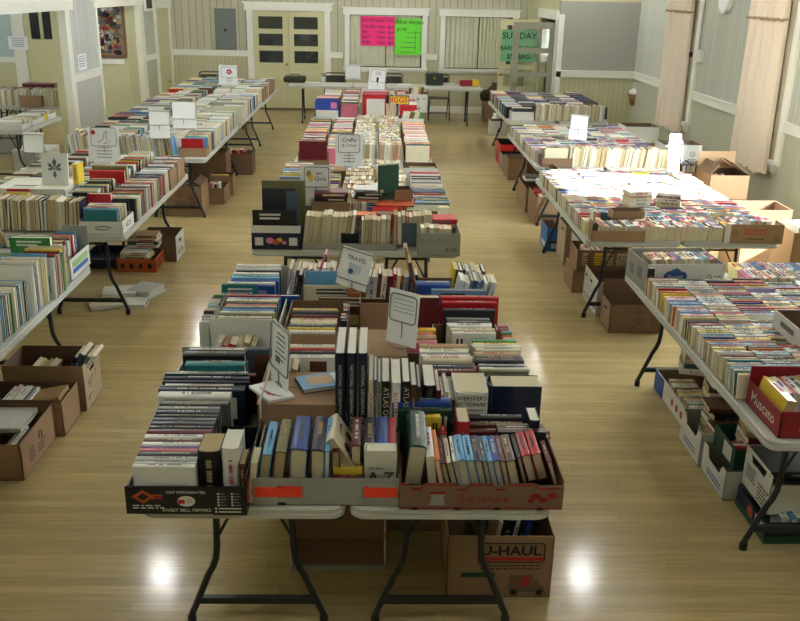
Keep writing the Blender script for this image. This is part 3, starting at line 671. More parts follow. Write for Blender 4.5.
def face(o, s, u, v, sx, sy, txt_=None, size=.05, mt='ink', w=0, h=0, name=None, bold=.006, sxx=1.0, t=.0015):
    """lettering or a printed patch on side s of a carton; u along the side from its centre, v height"""
    c, d, n = SIDE[s]; L = sx if d[0] else sy; D_ = V((d[0], d[1], 0)); N_ = V((n[0], n[1], 0)); O = V((c[0]*sx/2, c[1]*sy/2, 0))+D_*(L/2+u)+V((0, 0, v))
    if txt_: return txt(o, txt_, O-N_*t, D_, (0, 0, 1), size, M[mt], bold=bold, sx=sxx, name=name or 'lettering')
    q = MB(); q.prism([O-D_*w/2-V((0, 0, h/2)), O+D_*w/2-V((0, 0, h/2)), O+D_*w/2+V((0, 0, h/2)), O-D_*w/2+V((0, 0, h/2))], -N_*t, M[mt]); return q.build(name or 'printed_panel', o)
def scribble(o, s, u, v, sx, sy, w, lines=3, mt='ink_soft', lh=.022):
    c, d, n = SIDE[s]; L = sx if d[0] else sy; D_ = V((d[0], d[1], 0)); N_ = V((n[0], n[1], 0)); O = V((c[0]*sx/2, c[1]*sy/2, 0))+D_*(L/2+u)+V((0, 0, v))-N_*.001
    q = MB()
    for k in range(lines):
        x = -w/2
        while x < w/2:
            l = random.uniform(.008, .03)
            a = O+D_*x-V((0, 0, k*lh)); q.prism([a, a+D_*l, a+D_*l+V((0, 0, lh*.42)), a+V((0, 0, lh*.42))], -N_*.0008, M[mt]); x += l+.007
    return q.build('printed_lines', o)
def emblem(o, s, u, v, sx, sy, r, mt='ink_soft'):
    c, d, n = SIDE[s]; L = sx if d[0] else sy; D_ = V((d[0], d[1], 0)); N_ = V((n[0], n[1], 0)); O = V((c[0]*sx/2, c[1]*sy/2, 0))+D_*(L/2+u)+V((0, 0, v))-N_*.002
    q = MB(); pts = [O+D_*(r*math.cos(a*.3))+V((0, 0, r*math.sin(a*.3))) for a in range(21)]; q.tube(pts, r*.09, M[mt], 4, closed=True)
    for a in (90, 210, 330):
        p_ = O+D_*(r*.45*math.cos(R(a)))+V((0, 0, r*.45*math.sin(R(a)))); w = V((0, 0, 1))
        q.prism([p_-D_*r*.22-w*r*.15, p_+D_*r*.22-w*r*.15, p_+w*r*.28], -N_*.001, M[mt])
    return q.build('printed_emblem', o)

# ------------------------------------------------------------------ books
BOOKS = []
ORD = 'first second third fourth fifth sixth seventh eighth ninth tenth eleventh twelfth thirteenth fourteenth fifteenth sixteenth seventeenth eighteenth nineteenth twentieth'.split()
TENS = {2: 'twenty', 3: 'thirty', 4: 'forty', 5: 'fifty', 6: 'sixty', 7: 'seventy', 8: 'eighty', 9: 'ninety'}
def ordinal(n):
    if n <= 20: return ORD[n-1]
    if n >= 100: return 'hundred and '+ordinal(n-100) if n > 100 else 'hundredth'
    t, u = divmod(n, 10)
    return (TENS[t]+'-'+ORD[u-1]) if u else TENS[t][:-1]+'ieth'
def addbook(cx, cy, z0, A, B, C, t, w, h, col, row='', kind='h', name=None, page=None, text=None, tcol='ink_white', label=None, force=False, zz=None):
    A, B, C = V(A).normalized(), V(B).normalized(), V(C).normalized()
    ex = [A*(a*t/2)+B*(b*w/2)+C*(c*h/2) for a in (-1, 1) for b in (-1, 1) for c in (-1, 1)]
    lo = min(e.z for e in ex); O = V((cx, cy, z0-lo))
    px, py, d = proj(O)
    if not force and (px < -35 or px > 840 or py > 660): return
    BOOKS.append(dict(O=O, A=A, B=B, C=C, t=t, w=w, h=h, col=col, row=row, kind=kind, d=d, page=page or random.choice(['pages', 'pages', 'pages_w', 'pages_t']), text=text, tcol=tcol, label=label, name=name, force=force, i=0, rnd=random.random()))
    return BOOKS[-1]
ROWN = {}
def row(name, x, y, z, ang, L, pose, pal, h=.23, w=.155, t=(.02, .045), lean=0, kind='h', flip=1, jit=.01, zj=.0, dirw='front', leanj=2, gapp=0.0, page=None, drop=0.0):
    """a run of books along direction ang. poses: up (upright), su (spine up on the fore edge), fl (flat stack, L = height)"""
    d = V((math.cos(R(ang)), math.sin(R(ang)), 0)); n = V((-d.y, d.x, 0))*flip; s = 0; Z = V((0, 0, 1)); k = 0; explicit = isinstance(pal, list); ss = 0
    dirs = {'front': 'from the front', 'left': 'from the left', 'right': 'from the right', 'bottom': 'from the bottom'}[dirw]
    th = []
    while True:
        if explicit:
            if k >= len(pal): break
            it = pal[k]; c, tt = (it if isinstance(it, tuple) else (it, random.uniform(*t)))
        else:
            tt = random.uniform(*t)**1.0; c = random.choice(PAL[pal])
            if s+tt > L: break
        hh = h*random.uniform(1-jit*6, 1+jit*3) if jit else h; ww = w*random.uniform(1-jit*5, 1+jit*3) if jit else w
        le = R(lean+random.uniform(-leanj, leanj)) if lean or leanj else 0
        if pose == 'fl':
            a = random.uniform(-.12, .12)*(1 if jit else 0); d2 = V((math.cos(a)*d.x-math.sin(a)*d.y, math.sin(a)*d.x+math.cos(a)*d.y, 0)); n2 = V((-d2.y, d2.x, 0))*flip
            b = addbook(x+random.uniform(-.008, .008), y+random.uniform(-.008, .008), z+s, Z, n2, d2, tt, ww, hh, c, name, kind, page=page); s += tt+.0005
        else:
            step = tt/max(.3, math.cos(le))+.0012+random.random()*gapp
            q = d*math.cos(le) - Z*math.sin(le); v = Z*math.cos(le)+d*math.sin(le)
            if abs(le) > R(8): step = tt/math.cos(le)+.001
            p = V((x, y, 0))+d*(s+step/2)+n*random.uniform(-jit, jit)*.8
            zz = z+random.uniform(0, zj)-(drop if random.random() < .0 else 0)
            if pose == 'up': b = addbook(p.x, p.y, zz, q, n, v, tt, ww, hh, c, name, kind, page=page)
            else: b = addbook(p.x, p.y, zz, q, -v, n, tt, ww, hh, c, name, kind, page=page)
            s += step
        k += 1
        if b:
            ROWN[name] = ROWN.get(name, 0)+1; b['i'] = ROWN[name]; b['dir'] = dirs
    return s
def book_parts(mb_c, mb_p, b, local):
    t, w, h = b['t'], b['w'], b['h']; hard = b['kind'] == 'h'; e = min(.0028 if hard else .0007, t*.2); ins = .0035 if hard else .0004
    X = local
    cm = BM[b['col']]; pm = M[b['page']]
    ht, hw, H = t/2, w/2, h/2
    mb_c.box(-ht, -ht+e, -hw, hw, -H, H, cm, X); mb_c.box(ht-e, ht, -hw, hw, -H, H, cm, X)
    if hard and t > .018:   # rounded spine
        pts = [(-ht, -hw), (-ht+e, -hw)] ; n = 5; arc = [V((ht*math.cos(math.pi+math.pi*k/n)*1.0, -hw-.16*t*math.sin(math.pi*k/n), -H)) for k in range(n+1)]
        inn = [V((p.x*.86, p.y+e*1.5, -H)) for p in reversed(arc)]
        P3 = arc+inn
        n0 = len(mb_c.v); mb_c.v += [tuple(X @ p) for p in P3]+[tuple(X @ (p+V((0, 0, h)))) for p in P3]; k_ = mb_c.m(cm); N = len(P3); m2 = n+1
        for i in range(m2-1):
            j = N-1-i; mb_c.f.append((n0+i, n0+i+1, n0+j-1, n0+j)); mb_c.mi.append(k_); mb_c.f.append((n0+N+i, n0+N+j, n0+N+j-1, n0+N+i+1)); mb_c.mi.append(k_)
        for i in range(N): mb_c.f.append((n0+i, n0+N+i, n0+N+(i+1) % N, n0+(i+1) % N)); mb_c.mi.append(k_)
    else: mb_c.box(-ht, ht, -hw-e*.2, -hw+e, -H, H, cm, X)
    mb_p.box(-ht+e, ht-e, -hw+e, hw-ins, -H+ins, H-ins, pm, X)
LC = ['ink_white', 'ink_white', 'yellow', 'ink', 'ink_red', 'ink_blue', 'paperblue', 'ink_gray']
DARKC = {'black', 'navy', 'charcoal', 'maroon', 'dark green', 'blue', 'brown', 'purple', 'slate', 'red', 'teal', 'grey', 'green', 'olive', 'orange'}
def spine_print(mb, b, X, rich=True):
    t, w, h = b['t'], b['w'], b['h']; rs = random.Random(b['rnd']); y = -w/2-(.165*t if (b['kind'] == 'h' and t > .018) else .001)-.0007
    dark = b['col'] in DARKC
    mt = M[rs.choice(['ink_gray', 'ink_white', 'pages_t', 'ink_gray', 'pages']) if dark else rs.choice(['ink', 'ink_red', 'ink_blue', 'ink'])]
    ht = t*.5*(.36 if b['kind'] == 'h' else .7)
    if rich:
        z = h*rs.uniform(-.3, -.1); e = h*rs.uniform(.2, .4); ht *= rs.uniform(.55, .9)
        while z < e or z < h*.0:
            l = rs.uniform(.002, .006); mb.box(-ht, ht, y-.0004, y+.0004, z, z+l, mt, X); z += l+rs.uniform(.002, .004)
            if rs.random() < .15: z += .01
    else:
        a = h*rs.uniform(-.35, -.05); mb.box(-ht, ht, y-.0004, y+.0004, a, h*rs.uniform(.15, .42), mt, X)
def cover_print(mb, b, X, side):
    """front-cover picture block and title bars"""
    t, w, h = b['t'], b['w'], b['h']; rs = random.Random(b['rnd']*3.7); x = side*(t/2+.0006)
    c = BM[rs.choice(list(BM))]; mb.box(x-.0004, x+.0004, -w*.38, w*.38, -h*.34, h*rs.uniform(-.05, .15), c, X)
    mt = M['ink_white' if b['col'] in DARKC else 'ink']
    for k in range(2): mb.box(x-.0004, x+.0004, -w*.34, w*rs.uniform(.05, .34), h*(.36-.1*k), h*(.41-.1*k), mt, X)
def thick(t): return 'thick' if t > .042 else ('thin' if t < .02 else 'medium')
LONG = set()
def build_books():
    for kind, nm, sing, cap in (('h', 'hardcover_book', 'hardcover book', 300), ('p', 'paperback_book', 'paperback', 300)):
        S = [b for b in BOOKS if b['kind'] == kind]
        for b in S: b['score'] = (max(b['w'], b['t'])*b['h'])/(b['d']**2)*(1 if -10 < proj(b['O'])[0] < 812 else .01)+(9 if b['force'] else 0)
        S.sort(key=lambda b: -b['score'])
        cc = MB(); cp = cc
        for k, b in enumerate(S):
            Mx = Matrix((b['A'], b['B'], b['C'])).transposed()
            if Mx.determinant() < 0: Mx = Matrix((-b['A'], b['B'], b['C'])).transposed()
            X = Mx.to_4x4(); X.translation = b['O']
            if k < cap:
                o = bpy.data.objects.new(b['name'] or nm, None); COL.objects.link(o); o.empty_display_size = .05; o.matrix_world = X
                I = Matrix.Identity(4)
                a = MB(); p = MB(); book_parts(a, p, b, I); co = a.build('cover', o); p.build('page_block', o)
                pr = MB(); up = b['B'].z < -.4 or b['B'].y > .5 or b['B'].z > .4
                np_ = b['label'] and any(k_ in b['label'] for k_ in ('oval', 'Webster', 'blank cover', 'A to Z'))
                if not b['text'] and not np_:
                    spine_print(pr, b, I); pr.build('spine_print', o)
                if b['d'] < 6.5 and b['w'] > .13 and random.random() < .8 and not b['text'] and not np_:
                    cv = MB()
                    sgn = -1 if (Mx @ V((1, 0, 0))).dot(V((0, 1, 0))) > 0 else 1
                    cover_print(cv, b, I, sgn); cv.build('cover_print', o)
                if b['text']:
                    y = -b['w']/2-(.16*b['t'] if b['t'] > .018 else .001)-.0004
                    s_, sz = b['text']; txt(o, s_, (0, y, b['h']*.02), (0, 0, -1), (1, 0, 0), sz, M[b['tcol']], bold=.004)
                if b['label']: lab = b['label']
                else: lab = '%s %s, %s %s, %s' % (b['col'], 'book' if kind == 'h' else 'paperback', ordinal(b['i']), b.get('dir', ''), b['row'])
                if len(lab.split()) > 16: LONG.add(b['row'])
                tag(o, lab, 'book' if kind == 'h' else 'paperback', b['row'] or None)
            else:
                book_parts(cc, cc, b, X)
                if b['d'] < 11: spine_print(cc, b, X, b['d'] < 6)
        if len(S) > cap:
            o = cc.build(nm+'s')
            tag(o, 'rows and boxes of %s books on the farther tables and in cartons' % ('hardcover' if kind == 'h' else 'paperback'), 'books', kind='stuff')
        print('BOOKS', kind, len(S), S[min(cap, len(S)-1)]['d'])
    for r_ in sorted(LONG): print('LONGROW', len(r_.split()), r_)

# ------------------------------------------------------------------ sign holders
def sign(px, py_base, z, W, H, label, rz=0, tilt=0, stem=.12, lines=(), sheet=None, mt='paper', at=None, back=-8, name='sign_holder'):
    """wire card holder: coil base, stem, rounded wire loop and the card behind it. sheet = (x0, x1, z0, z1)"""
    p = U(px, py_base, z) if at is None else V(at); o = empty(name, (p.x, p.y, z), R(rz), label, 'sign')
    q = MB(); q.tube([V((.045*math.cos(a*.35), .045*math.sin(a*.35), .004)) for a in range(18)], .003, M['wire'], 5, closed=True); q.tube([V((.045, 0, .004)), V((0, 0, .02)), V((-.045, 0, .004))], .003, M['wire'], 5); q.build('wire_base', o)
    X = Matrix.Translation((0, 0, stem)) @ Matrix.Rotation(R(tilt), 4, 'Y') @ Matrix.Rotation(R(back), 4, 'X')
    q = MB(); q.tube([V((0, 0, .004)), V((0, 0, stem))], .0036, M['wire'], 6); q.build('stem', o)
    q = MB(); pts = []; r = .02; w, h = W/2, H
    for sx, sy, a0 in ((1, 1, 0), (-1, 1, 90), (-1, -1, 180), (1, -1, 270)):
        for k in range(4):
            a = R(a0+30*k); pts.append(X @ V((sx*(w-r)+r*math.cos(a), 0, h/2+sy*(h/2-r)+r*math.sin(a))))
    q.tube(pts, .0036, M['wire'], 6, closed=True); q.build('wire_loop', o)
    x0, x1, z0, z1 = sheet or (-w+.004, w-.004, .004, h-.004)
    q = MB(); q.box(x0, x1, .006, .0075, z0, z1, M[mt], X); q.build('notice_sheet', o)
    for t_, x, zz, sz, c in lines:
        xx = (X.to_3x3() @ V((1, 0, 0))); uu = (X.to_3x3() @ V((0, 0, 1))); txt(o, t_, X @ V((x, .0055, zz)), xx, uu, sz, M[c], bold=.004)
    return o, X
def sheet_dx(s): return 0 if s[0] is None else s[0]
def sign_lines(o, X, w, z0, n, mt='ink_gray', dz=.022, th=.006):
    q = MB()
    for k in range(n):
        l = random.uniform(.5, 1)*w/2
        q.box(-l, l, .0045, .0058, z0-k*dz, z0-k*dz+th, M[mt], X)
    q.build('printed_lines', o)
Z = V((0, 0, 1)); XX = V((1, 0, 0)); YY = V((0, 1, 0))

# ================================================================== nearest centre tables
TT = .74
# -- black produce carton, front left
sx_, sy_ = .44, .47
o = carton(-.685, 3.045, TT, sx_, sy_, .115, 0, 'black_card', 'black_card', 'black sweet bell pepper carton at the front left corner of the centre table', hh={'right': .15, 'left': .10}, flaps={}, notch=())
face(o, 'front', -.145, .062, sx_, sy_, w=.115, h=.095, mt='ink', name='printed_panel')
q = MB(); c0 = V((-.155, -sy_/2-.004, .075)); q.prism([c0+V((-.04, 0, 0)), c0+V((0, 0, -.028)), c0+V((.04, 0, 0)), c0+V((0, 0, .028))], V((0, -.001, 0)), M['orange_card']); q.prism([c0+V((-.022, -.001, 0)), c0+V((0, -.001, -.016)), c0+V((.022, -.001, 0)), c0+V((0, -.001, .016))], V((0, -.001, 0)), M['black_card']); q.build('diamond_logo', o)
q = MB(); q.box(-.125, -.085, -sy_/2-.006, -sy_/2-.004, .078, .083, M['orange_card']); q.build('printed_line', o)
q = MB(); q.box(-.125, -.085, -sy_/2-.006, -sy_/2-.004, .066, .071, M['ink_red']); q.build('printed_line', o)
scribble(o, 'front', -.145, .034, sx_, sy_, .10, 2, 'ink_white', .010)
face(o, 'front', .0, .092, sx_, sy_, 'KEEP REFRIGERATED', .0155, 'ink_white'); face(o, 'front', .0, .017, sx_, sy_, 'SWEET BELL PEPPERS', .0175, 'ink_white', sxx=1.1)
q = MB(); q.lathe([(0, 0), (.022, 0), (.022, .001), (0, .001)], (0, 0, 0), M['ink_white'], 14); mq = q.build('pepper_picture', o); mq.rotation_euler.x = R(90); mq.location = (.0, -sy_/2-.0015, .055); mq.scale.x = 1.5
q = MB(); q.box(-.03, -.005, -sy_/2-.0035, -sy_/2-.0026, .045, .062, M['ink_red']); q.box(.0, .024, -sy_/2-.0035, -sy_/2-.0026, .048, .066, M['tabletop']); q.build('pepper_print', o)
q = MB(); q.box(.098, .22, -sy_/2-.008, -sy_/2-.0002, .0, .118, M['black_card']); q.build('corner_flap', o)
for j, xx in enumerate((.115, .165)):
    q = MB()
    for k in range(5):
        q.box(xx, xx+.007, -sy_/2-.0095, -sy_/2-.0082, .088-.012*k, .094-.012*k, M['ink_white']); q.box(xx+.01, xx+.026+.008*((k*7+j) % 3)/2, -sy_/2-.0095, -sy_/2-.0082, .089-.012*k, .093-.012*k, M['ink_gray'])
    q.build('check_list', o)
q = MB()
for z in (.012, .026): q.box(.105, .112, -sy_/2-.0095, -sy_/2-.0082, z, z+.007, M['ink_white']); q.box(.118, .20, -sy_/2-.0095, -sy_/2-.0082, z+.001, z+.005, M['ink_white'])
q.build('check_list', o)
q = MB(); q.lathe([(0, 0), (.05, 0), (.05, .001), (0, .001)], (0, 0, 0), M['orange_card'], 16); mq = q.build('pepper_picture', o); mq.rotation_euler = (0, R(90), 0); mq.location = (sx_/2+.001, -.18, .07)
# spine-up books inside
lay = [('white', .024), ('white', .013), ('pale grey', .030), ('charcoal', .030), ('pink', .022), ('purple', .014), ('white', .026), ('brown', .02), ('white', .03), ('maroon', .036), ('navy', .026), ('charcoal', .03), ('slate', .028), ('black', .024), ('navy', .03), ('grey', .03), ('black', .03)]
yy = 2.835
for i, (c, t) in enumerate(lay):
    w = .15+.002*i; hl = .225 if i < 8 else .25; xc = -.765 if i < 8 else -.755
    b = addbook(xc, yy+t/2, TT+.03, YY, -Z, XX, t, w, hl, c, 'pepper carton row', force=True, page='pages_w'); b['i'] = i+1; b['dir'] = 'from the front'; yy += t+.0012
# upright books on the right of it
ups = [('maroon', .085, .235, -.605, 2.93, 'pages_t', 'brown and black thick boxed set standing on end in the pepper carton'), ('white', .062, .25, -.525, 2.95, 'pages_w', 'white thick book with red and blue spine lettering upright in the pepper carton'),
       ('charcoal', .026, .175, -.477, 2.90, 'pages_t', 'slim dark upright paperback-size book beside the white thick book')]
b = addbook(-.608, 2.95, TT+.01, XX, YY, Z, .082, .14, .215, 'black', 'pepper carton', force=True, page='pages_t', label=ups[0][6])
b = addbook(-.530, 2.96, TT+.01, XX, YY, Z, .062, .15, .225, 'white', 'pepper carton', force=True, page='pages_w', label=ups[1][6])
b = addbook(-.487, 2.93, TT+.01, XX, YY, Z, .024, .12, .165, 'brown', 'pepper carton', force=True, page='pages_t', label=ups[2][6])
b = addbook(-.50+.05, 2.93-.02+.02, TT+.012, XX*math.cos(.1)-Z*math.sin(.1), YY, Z*math.cos(.1)+XX*math.sin(.1), .0005+.024, .12, .17, 'cream', 'pepper carton', force=True, page='pages', label='narrow cream upright book at the right edge of the pepper carton')
# second carton behind with big navy books
o = carton(-.70, 3.62, TT, .46, .66, .19, 0, 'white_card', 'gray_card', 'white carton of spine-up books behind the pepper carton', hh={'right': .23, 'front': .09, 'left': .12})
lay2 = [('grey', .026, .185, .27, -.74), ('charcoal', .02, .18, .27, -.74), ('white', .055, .19, .30, -.755), ('navy', .028, .195, .36, -.735), ('black', .022, .195, .36, -.735), ('pale grey', .018, .195, .29, -.755), ('navy', .02, .20, .37, -.73), ('navy', .03, .205, .37, -.73), ('dark green', .018, .215, .36, -.735),
        ('red', .018, .19, .13, -.79), ('maroon', .028, .19, .34, -.70), ('white', .018, .19, .3, -.72), ('teal', .05, .215, .265, -.715), ('charcoal', .036, .205, .275, -.715), ('black', .05, .225, .28, -.735), ('black', .026, .225, .28, -.735), ('cream', .016, .225, .25, -.735), ('slate', .02, .21, .25, -.735)]
yy = 3.30
for i, (c, t, w, hl, xc) in enumerate(lay2):
    b = addbook(xc, yy+t/2, TT+.02, YY, -Z, XX, t, w, hl, c, 'white carton row behind the pepper carton', force=True, page='pages_w'); b['i'] = i+1; b['dir'] = 'from the front'; yy += t+.0015
row('short upright run before the white carton panel', -.80, 4.04, TT+.01, 0, .22, 'up', [('white', .03), ('red', .03), ('red', .04), ('cream', .026), ('tan', .035), ('cream', .02)], h=.19, w=.12, lean=14, dirw='left', flip=1)
# slate books right of it
addbook(-.505, 3.86, TT+.02, YY, -Z, XX, .03, .20, .20, 'slate', 'centre', force=True, label='flat slate blue book lying spine-up right of the black books')
row('leaning run left of the tilted notice', -.52, 3.70, TT+.02, 0, .2, 'up', [('white', .02), ('tan', .03), ('cream', .025), ('brown', .02), ('tan', .03)], h=.21, w=.14, lean=20, dirw='left')
# white carton (blank panel)
o = carton(-.66, 4.36, TT, .34, .48, .27, 0, 'white_card', 'gray_card', 'plain white carton with a blank front panel, left side of the nearest centre table', hh={'right': .22, 'left': .22, 'back': .22})
row('spine-up row inside the plain white carton', -.66, 4.16, TT+.05, 90, .42, 'su', 'mixed', h=.27, w=.20, t=(.012, .03), jit=.01)
row('left edge magazines behind the blank panel', -.86, 4.15, TT, 90, .42, 'up', 'pale', h=.24, w=.05, t=(.008, .02), jit=.01)
# kraft carton next to it, cream book tops
o = carton(-.31, 4.30, TT, .30, .50, .22, 0, 'kraft', 'kraft_in', 'kraft carton of spine-up books right of the plain white carton')
row('kraft carton row right of the plain white carton', -.32, 4.08, TT+.05, 90, .42, 'su', [('white', .03), ('yellow', .02), ('red', .02), ('slate', .03), ('cream', .035), ('cream', .03), ('tan', .04), ('maroon', .03), ('black', .05), ('orange', .02), ('yellow', .03)], h=.24, w=.17)
row('upright run at the kraft carton right side', -.165, 4.15, TT+.01, 90, .3, 'up', 'mixed', h=.25, w=.03, t=(.02, .04))
row('low cream run before the kraft carton', -.30, 3.83, TT+.04, 90, .2, 'su', [('white', .02), ('cream', .03), ('charcoal', .03), ('red', .03), ('cream', .04)], h=.22, w=.15)
# far left cluster of the first table
o = carton(-.68, 4.93, TT, .36, .62, .2, 0, 'white_card', 'gray_card', 'white carton of travel guides at the far left end of the nearest centre table')
bb_ = addbook(-.755, 4.66, TT+.06, YY, XX, Z, .02, .2, .21, 'teal', 'travel', force=True, label='teal travel book with red title facing the front, far left of nearest centre table')
row('travel guides behind the teal travel book', -.70, 4.70, TT+.05, 90, .5, 'su', [('blue', .03), ('white', .03), ('white', .02), ('blue', .03), ('light blue', .03), ('teal', .02), ('light blue', .03), ('white', .03), ('white', .02), ('black', .02), ('pale grey', .05), ('cream', .03), ('white', .03)], h=.27, w=.20)
addbook(-.56, 4.59, TT+.02, YY, XX, Z, .03, .28, .215, 'blue', 'travel', force=True, label='blue and purple picture book facing the front beside the pale green one')
addbook(-.78, 4.60, TT+.02, YY, XX, Z, .03, .13, .215, 'pale grey', 'travel', force=True, label='pale grey-green book facing the front at the far left edge')
row('thin upright run behind the far left travel carton', -.47, 5.0, TT, 0, .42, 'up', 'mixed', h=.24, w=.15, t=(.012, .028), lean=8, dirw='left')
row('second thin upright run at the far table end', -.46, 5.18, TT, 0, .5, 'up', 'mixed', h=.23, w=.14, t=(.012, .03), lean=6, dirw='left')
row('tall leaning atlases left of the far run', -.53, 5.0, TT, 0, .1, 'up', [('pale grey', .02), ('white', .02), ('brown', .02)], h=.29, w=.2, lean=10, dirw='left')
addbook(-.34, 5.0, TT+.1, XX*.9-Z*.3, YY, Z*.9+XX*.3, .012, .12, .28, 'pink', 'travel', force=True, label='pink booklet sticking up above the far run of thin books')
# picture books lying upright facing front
addbook(-.17, 4.78, TT+.08, YY, XX, Z, .018, .47, .235, 'light blue', 'travel', force=True, label='large pale blue panorama book facing the front, half hidden')
addbook(-.19, 4.72, TT+.05, YY, XX, Z, .018, .44, .20, 'cream', 'travel', force=True, label='cream and orange illustrated book facing the front before the panorama book')
addbook(-.07, 4.695, TT+.05, YY, XX, Z, .004, .19, .19, 'orange', 'travel', force=True, label='orange right-hand panel book in front of the panorama book')
addbook(-.13, 4.63, TT+.02, YY, XX, Z, .03, .37, .19, 'brown', 'travel', force=True, label='brown long album lying before the orange panel book')
# kraft carton in the middle with red sunset book
o = carton(.03, 4.60, TT, .24, .34, .25, 0, 'kraft', 'kraft_in', 'tall kraft carton in the middle of the nearest centre table under the travel sign')
row('upright run on the middle kraft carton', -.06, 4.72, TT+.14, 0, .3, 'up', [('pale grey', .06), ('maroon', .02), ('cream', .03), ('maroon', .03), ('red', .02), ('cream', .02)], h=.2, w=.14, lean=4, dirw='left')
addbook(-.12, 4.88, TT+.12, YY, XX, Z, .02, .16, .2, 'orange', 'travel', force=True, label='dark book with a fiery orange sunset cover beside the travel sign')

# -- orange-taped carton, front middle
sx_, sy_ = .545, .40
o = carton(-.18, 3.07, TT, sx_, sy_, .115, 0, 'gray_card', 'kraft_in', 'low gray carton with red-orange tape strips at the front middle', hh={'back': .12, 'left': .13, 'right': .10})
for u, w in ((-.215, .10), (-.13, .085), (.205, .125)):
    face(o, 'front', u, .062, sx_, sy_, w=w, h=.042, mt='red_tape', name='tape_strip', t=.0078+(.0006 if u == -.13 else 0))
face(o, 'front', -.17, .007, sx_, sy_, w=.04, h=.012, mt='ink', name='slot', t=.001); face(o, 'front', .19, .007, sx_, sy_, w=.04, h=.012, mt='ink', name='slot', t=.001)
q = MB(); q.box(-.272, -.18, -.207, -.2005, .004, .118, M['gray_card']); q.build('corner_flap', o)
q = MB(); q.box(.16, .272, -.207, -.2005, .004, .095, M['gray_card']); q.build('corner_flap', o)
def lean_axes(deg, back=18):
    """book with its spine up and towards the viewer, leaning back by `back` degrees, rolled sideways by deg"""
    a = R(deg); b = R(back)
    A = XX*math.cos(a)-Z*math.sin(a); up = Z*math.cos(a)+XX*math.sin(a)
    C = (up*math.cos(b)+YY*math.sin(b)); Bv = (-up*math.sin(b)+YY*math.cos(b))
    return A, Bv, C
def fb(x, y, t, w, h, c, deg, back, label, z=TT+.012, page='pages', text=None, tc='ink_white'):
    A, Bv, C = lean_axes(deg, back); 
    return addbook(x, y, z, A, Bv, C, t, w, h, c, '', force=True, label=label, page=page, text=text, tcol=tc)
# spine-top books in the taped carton: cream bottoms toward the viewer, spines on top, running away
def topspine(x, y, t, w, h, c, deg, pitch, label, z=TT+.055, page='pages', text=None, tc='ink_white'):
    a = R(deg); b = R(pitch*.12); z = max(z, TT+.05)
    A = XX*math.cos(a)-Z*math.sin(a); up = Z*math.cos(a)+XX*math.sin(a)
    C = YY*math.cos(b)+up*math.sin(b)  # tail(front) -> head(back, higher)
    Bv = -(up*math.cos(b)-YY*math.sin(b))
    return addbook(x, y, z, A, Bv, C, t, w, h, c, '', force=True, label=label, page=page, text=text, tcol=tc)
topspine(-.405, 3.00, .035, .15, .225, 'light blue', 8, 38, 'pale blue spined book at the left end of the taped carton', page='pages_t')
topspine(-.355, 3.01, .040, .155, .225, 'olive', 8, 38, 'olive-grey book, second from the left in the taped carton', page='pages_t')
topspine(-.285, 3.02, .064, .16, .23, 'blue', 4, 36, 'thick black and bright blue book in the taped carton', page='pages')
topspine(-.212, 3.02, .050, .16, .235, 'navy', 2, 38, 'navy book right of the thick bright blue one', page='pages')
topspine(-.178, 3.02, .018, .16, .235, 'light blue', 2, 38, 'slim light blue book right of the navy one', page='pages_w')
topspine(-.145, 3.03, .03, .14, .2, 'maroon', 0, 30, 'dark red book half hidden beneath the leaning cream book', page='pages_t')
# leaning cream book
a = R(38); A_ = V((math.cos(a), -.25, -math.sin(a))).normalized(); C_ = V((.12, .75, .2)).normalized(); C_ = (C_-A_*C_.dot(A_)).normalized(); B_ = C_.cross(A_)
if B_.z > 0: B_ = -B_
addbook(-.12, 3.06, TT+.07, XX*math.cos(R(-30))*1-Z*math.sin(R(-30))*-1 if False else V((math.cos(R(32)), -.0, math.sin(R(32)))), V((0, -.15, 0))+V((math.sin(R(32)), 0, -math.cos(R(32)))), YY, .038, .17, .24, 'cream', '', force=True, page='pages_t', label='cream book with oval portraits leaning over the others in the taped carton')
topspine(-.07, 3.06, .036, .15, .2, 'maroon', 0, 40, 'maroon book with gold lettering in the taped carton', page='pages')
topspine(-.02, 3.06, .042, .15, .2, 'charcoal', 0, 40, 'dark grey book between the maroon and the bright blue book')
topspine(.03, 3.06, .045, .15, .2, 'blue', 0, 40, 'bright blue book with a round emblem at the right of the taped carton')
topspine(.068, 3.06, .028, .15, .2, 'red', 0, 40, 'red book at the right end of the taped carton')
addbook(-.10, 2.99, TT+.01, YY, -Z, XX, .03, .14, .125, 'black', '', force=True, label='black book standing on its long edge before the maroon book')
addbook(-.10, 2.94, TT+.02, YY, -Z, XX, .02, .105, .11, 'yellow', '', force=True, page='pages', label='small yellow-spined book with cream top before the black book')
addbook(-.10, 2.905, TT+.01, YY, -Z, XX, .024, .095, .125, 'maroon', '', force=True, label='small dark red book at the front middle of the taped carton')
b = addbook(.025, 2.925, TT+.062, YY*.97+Z*.2, XX, Z*.97-YY*.2, .045, .115, .165, 'white', '', force=True, page='pages_w', label='white A to Z book facing the front at the right of the taped carton')
AZ = b
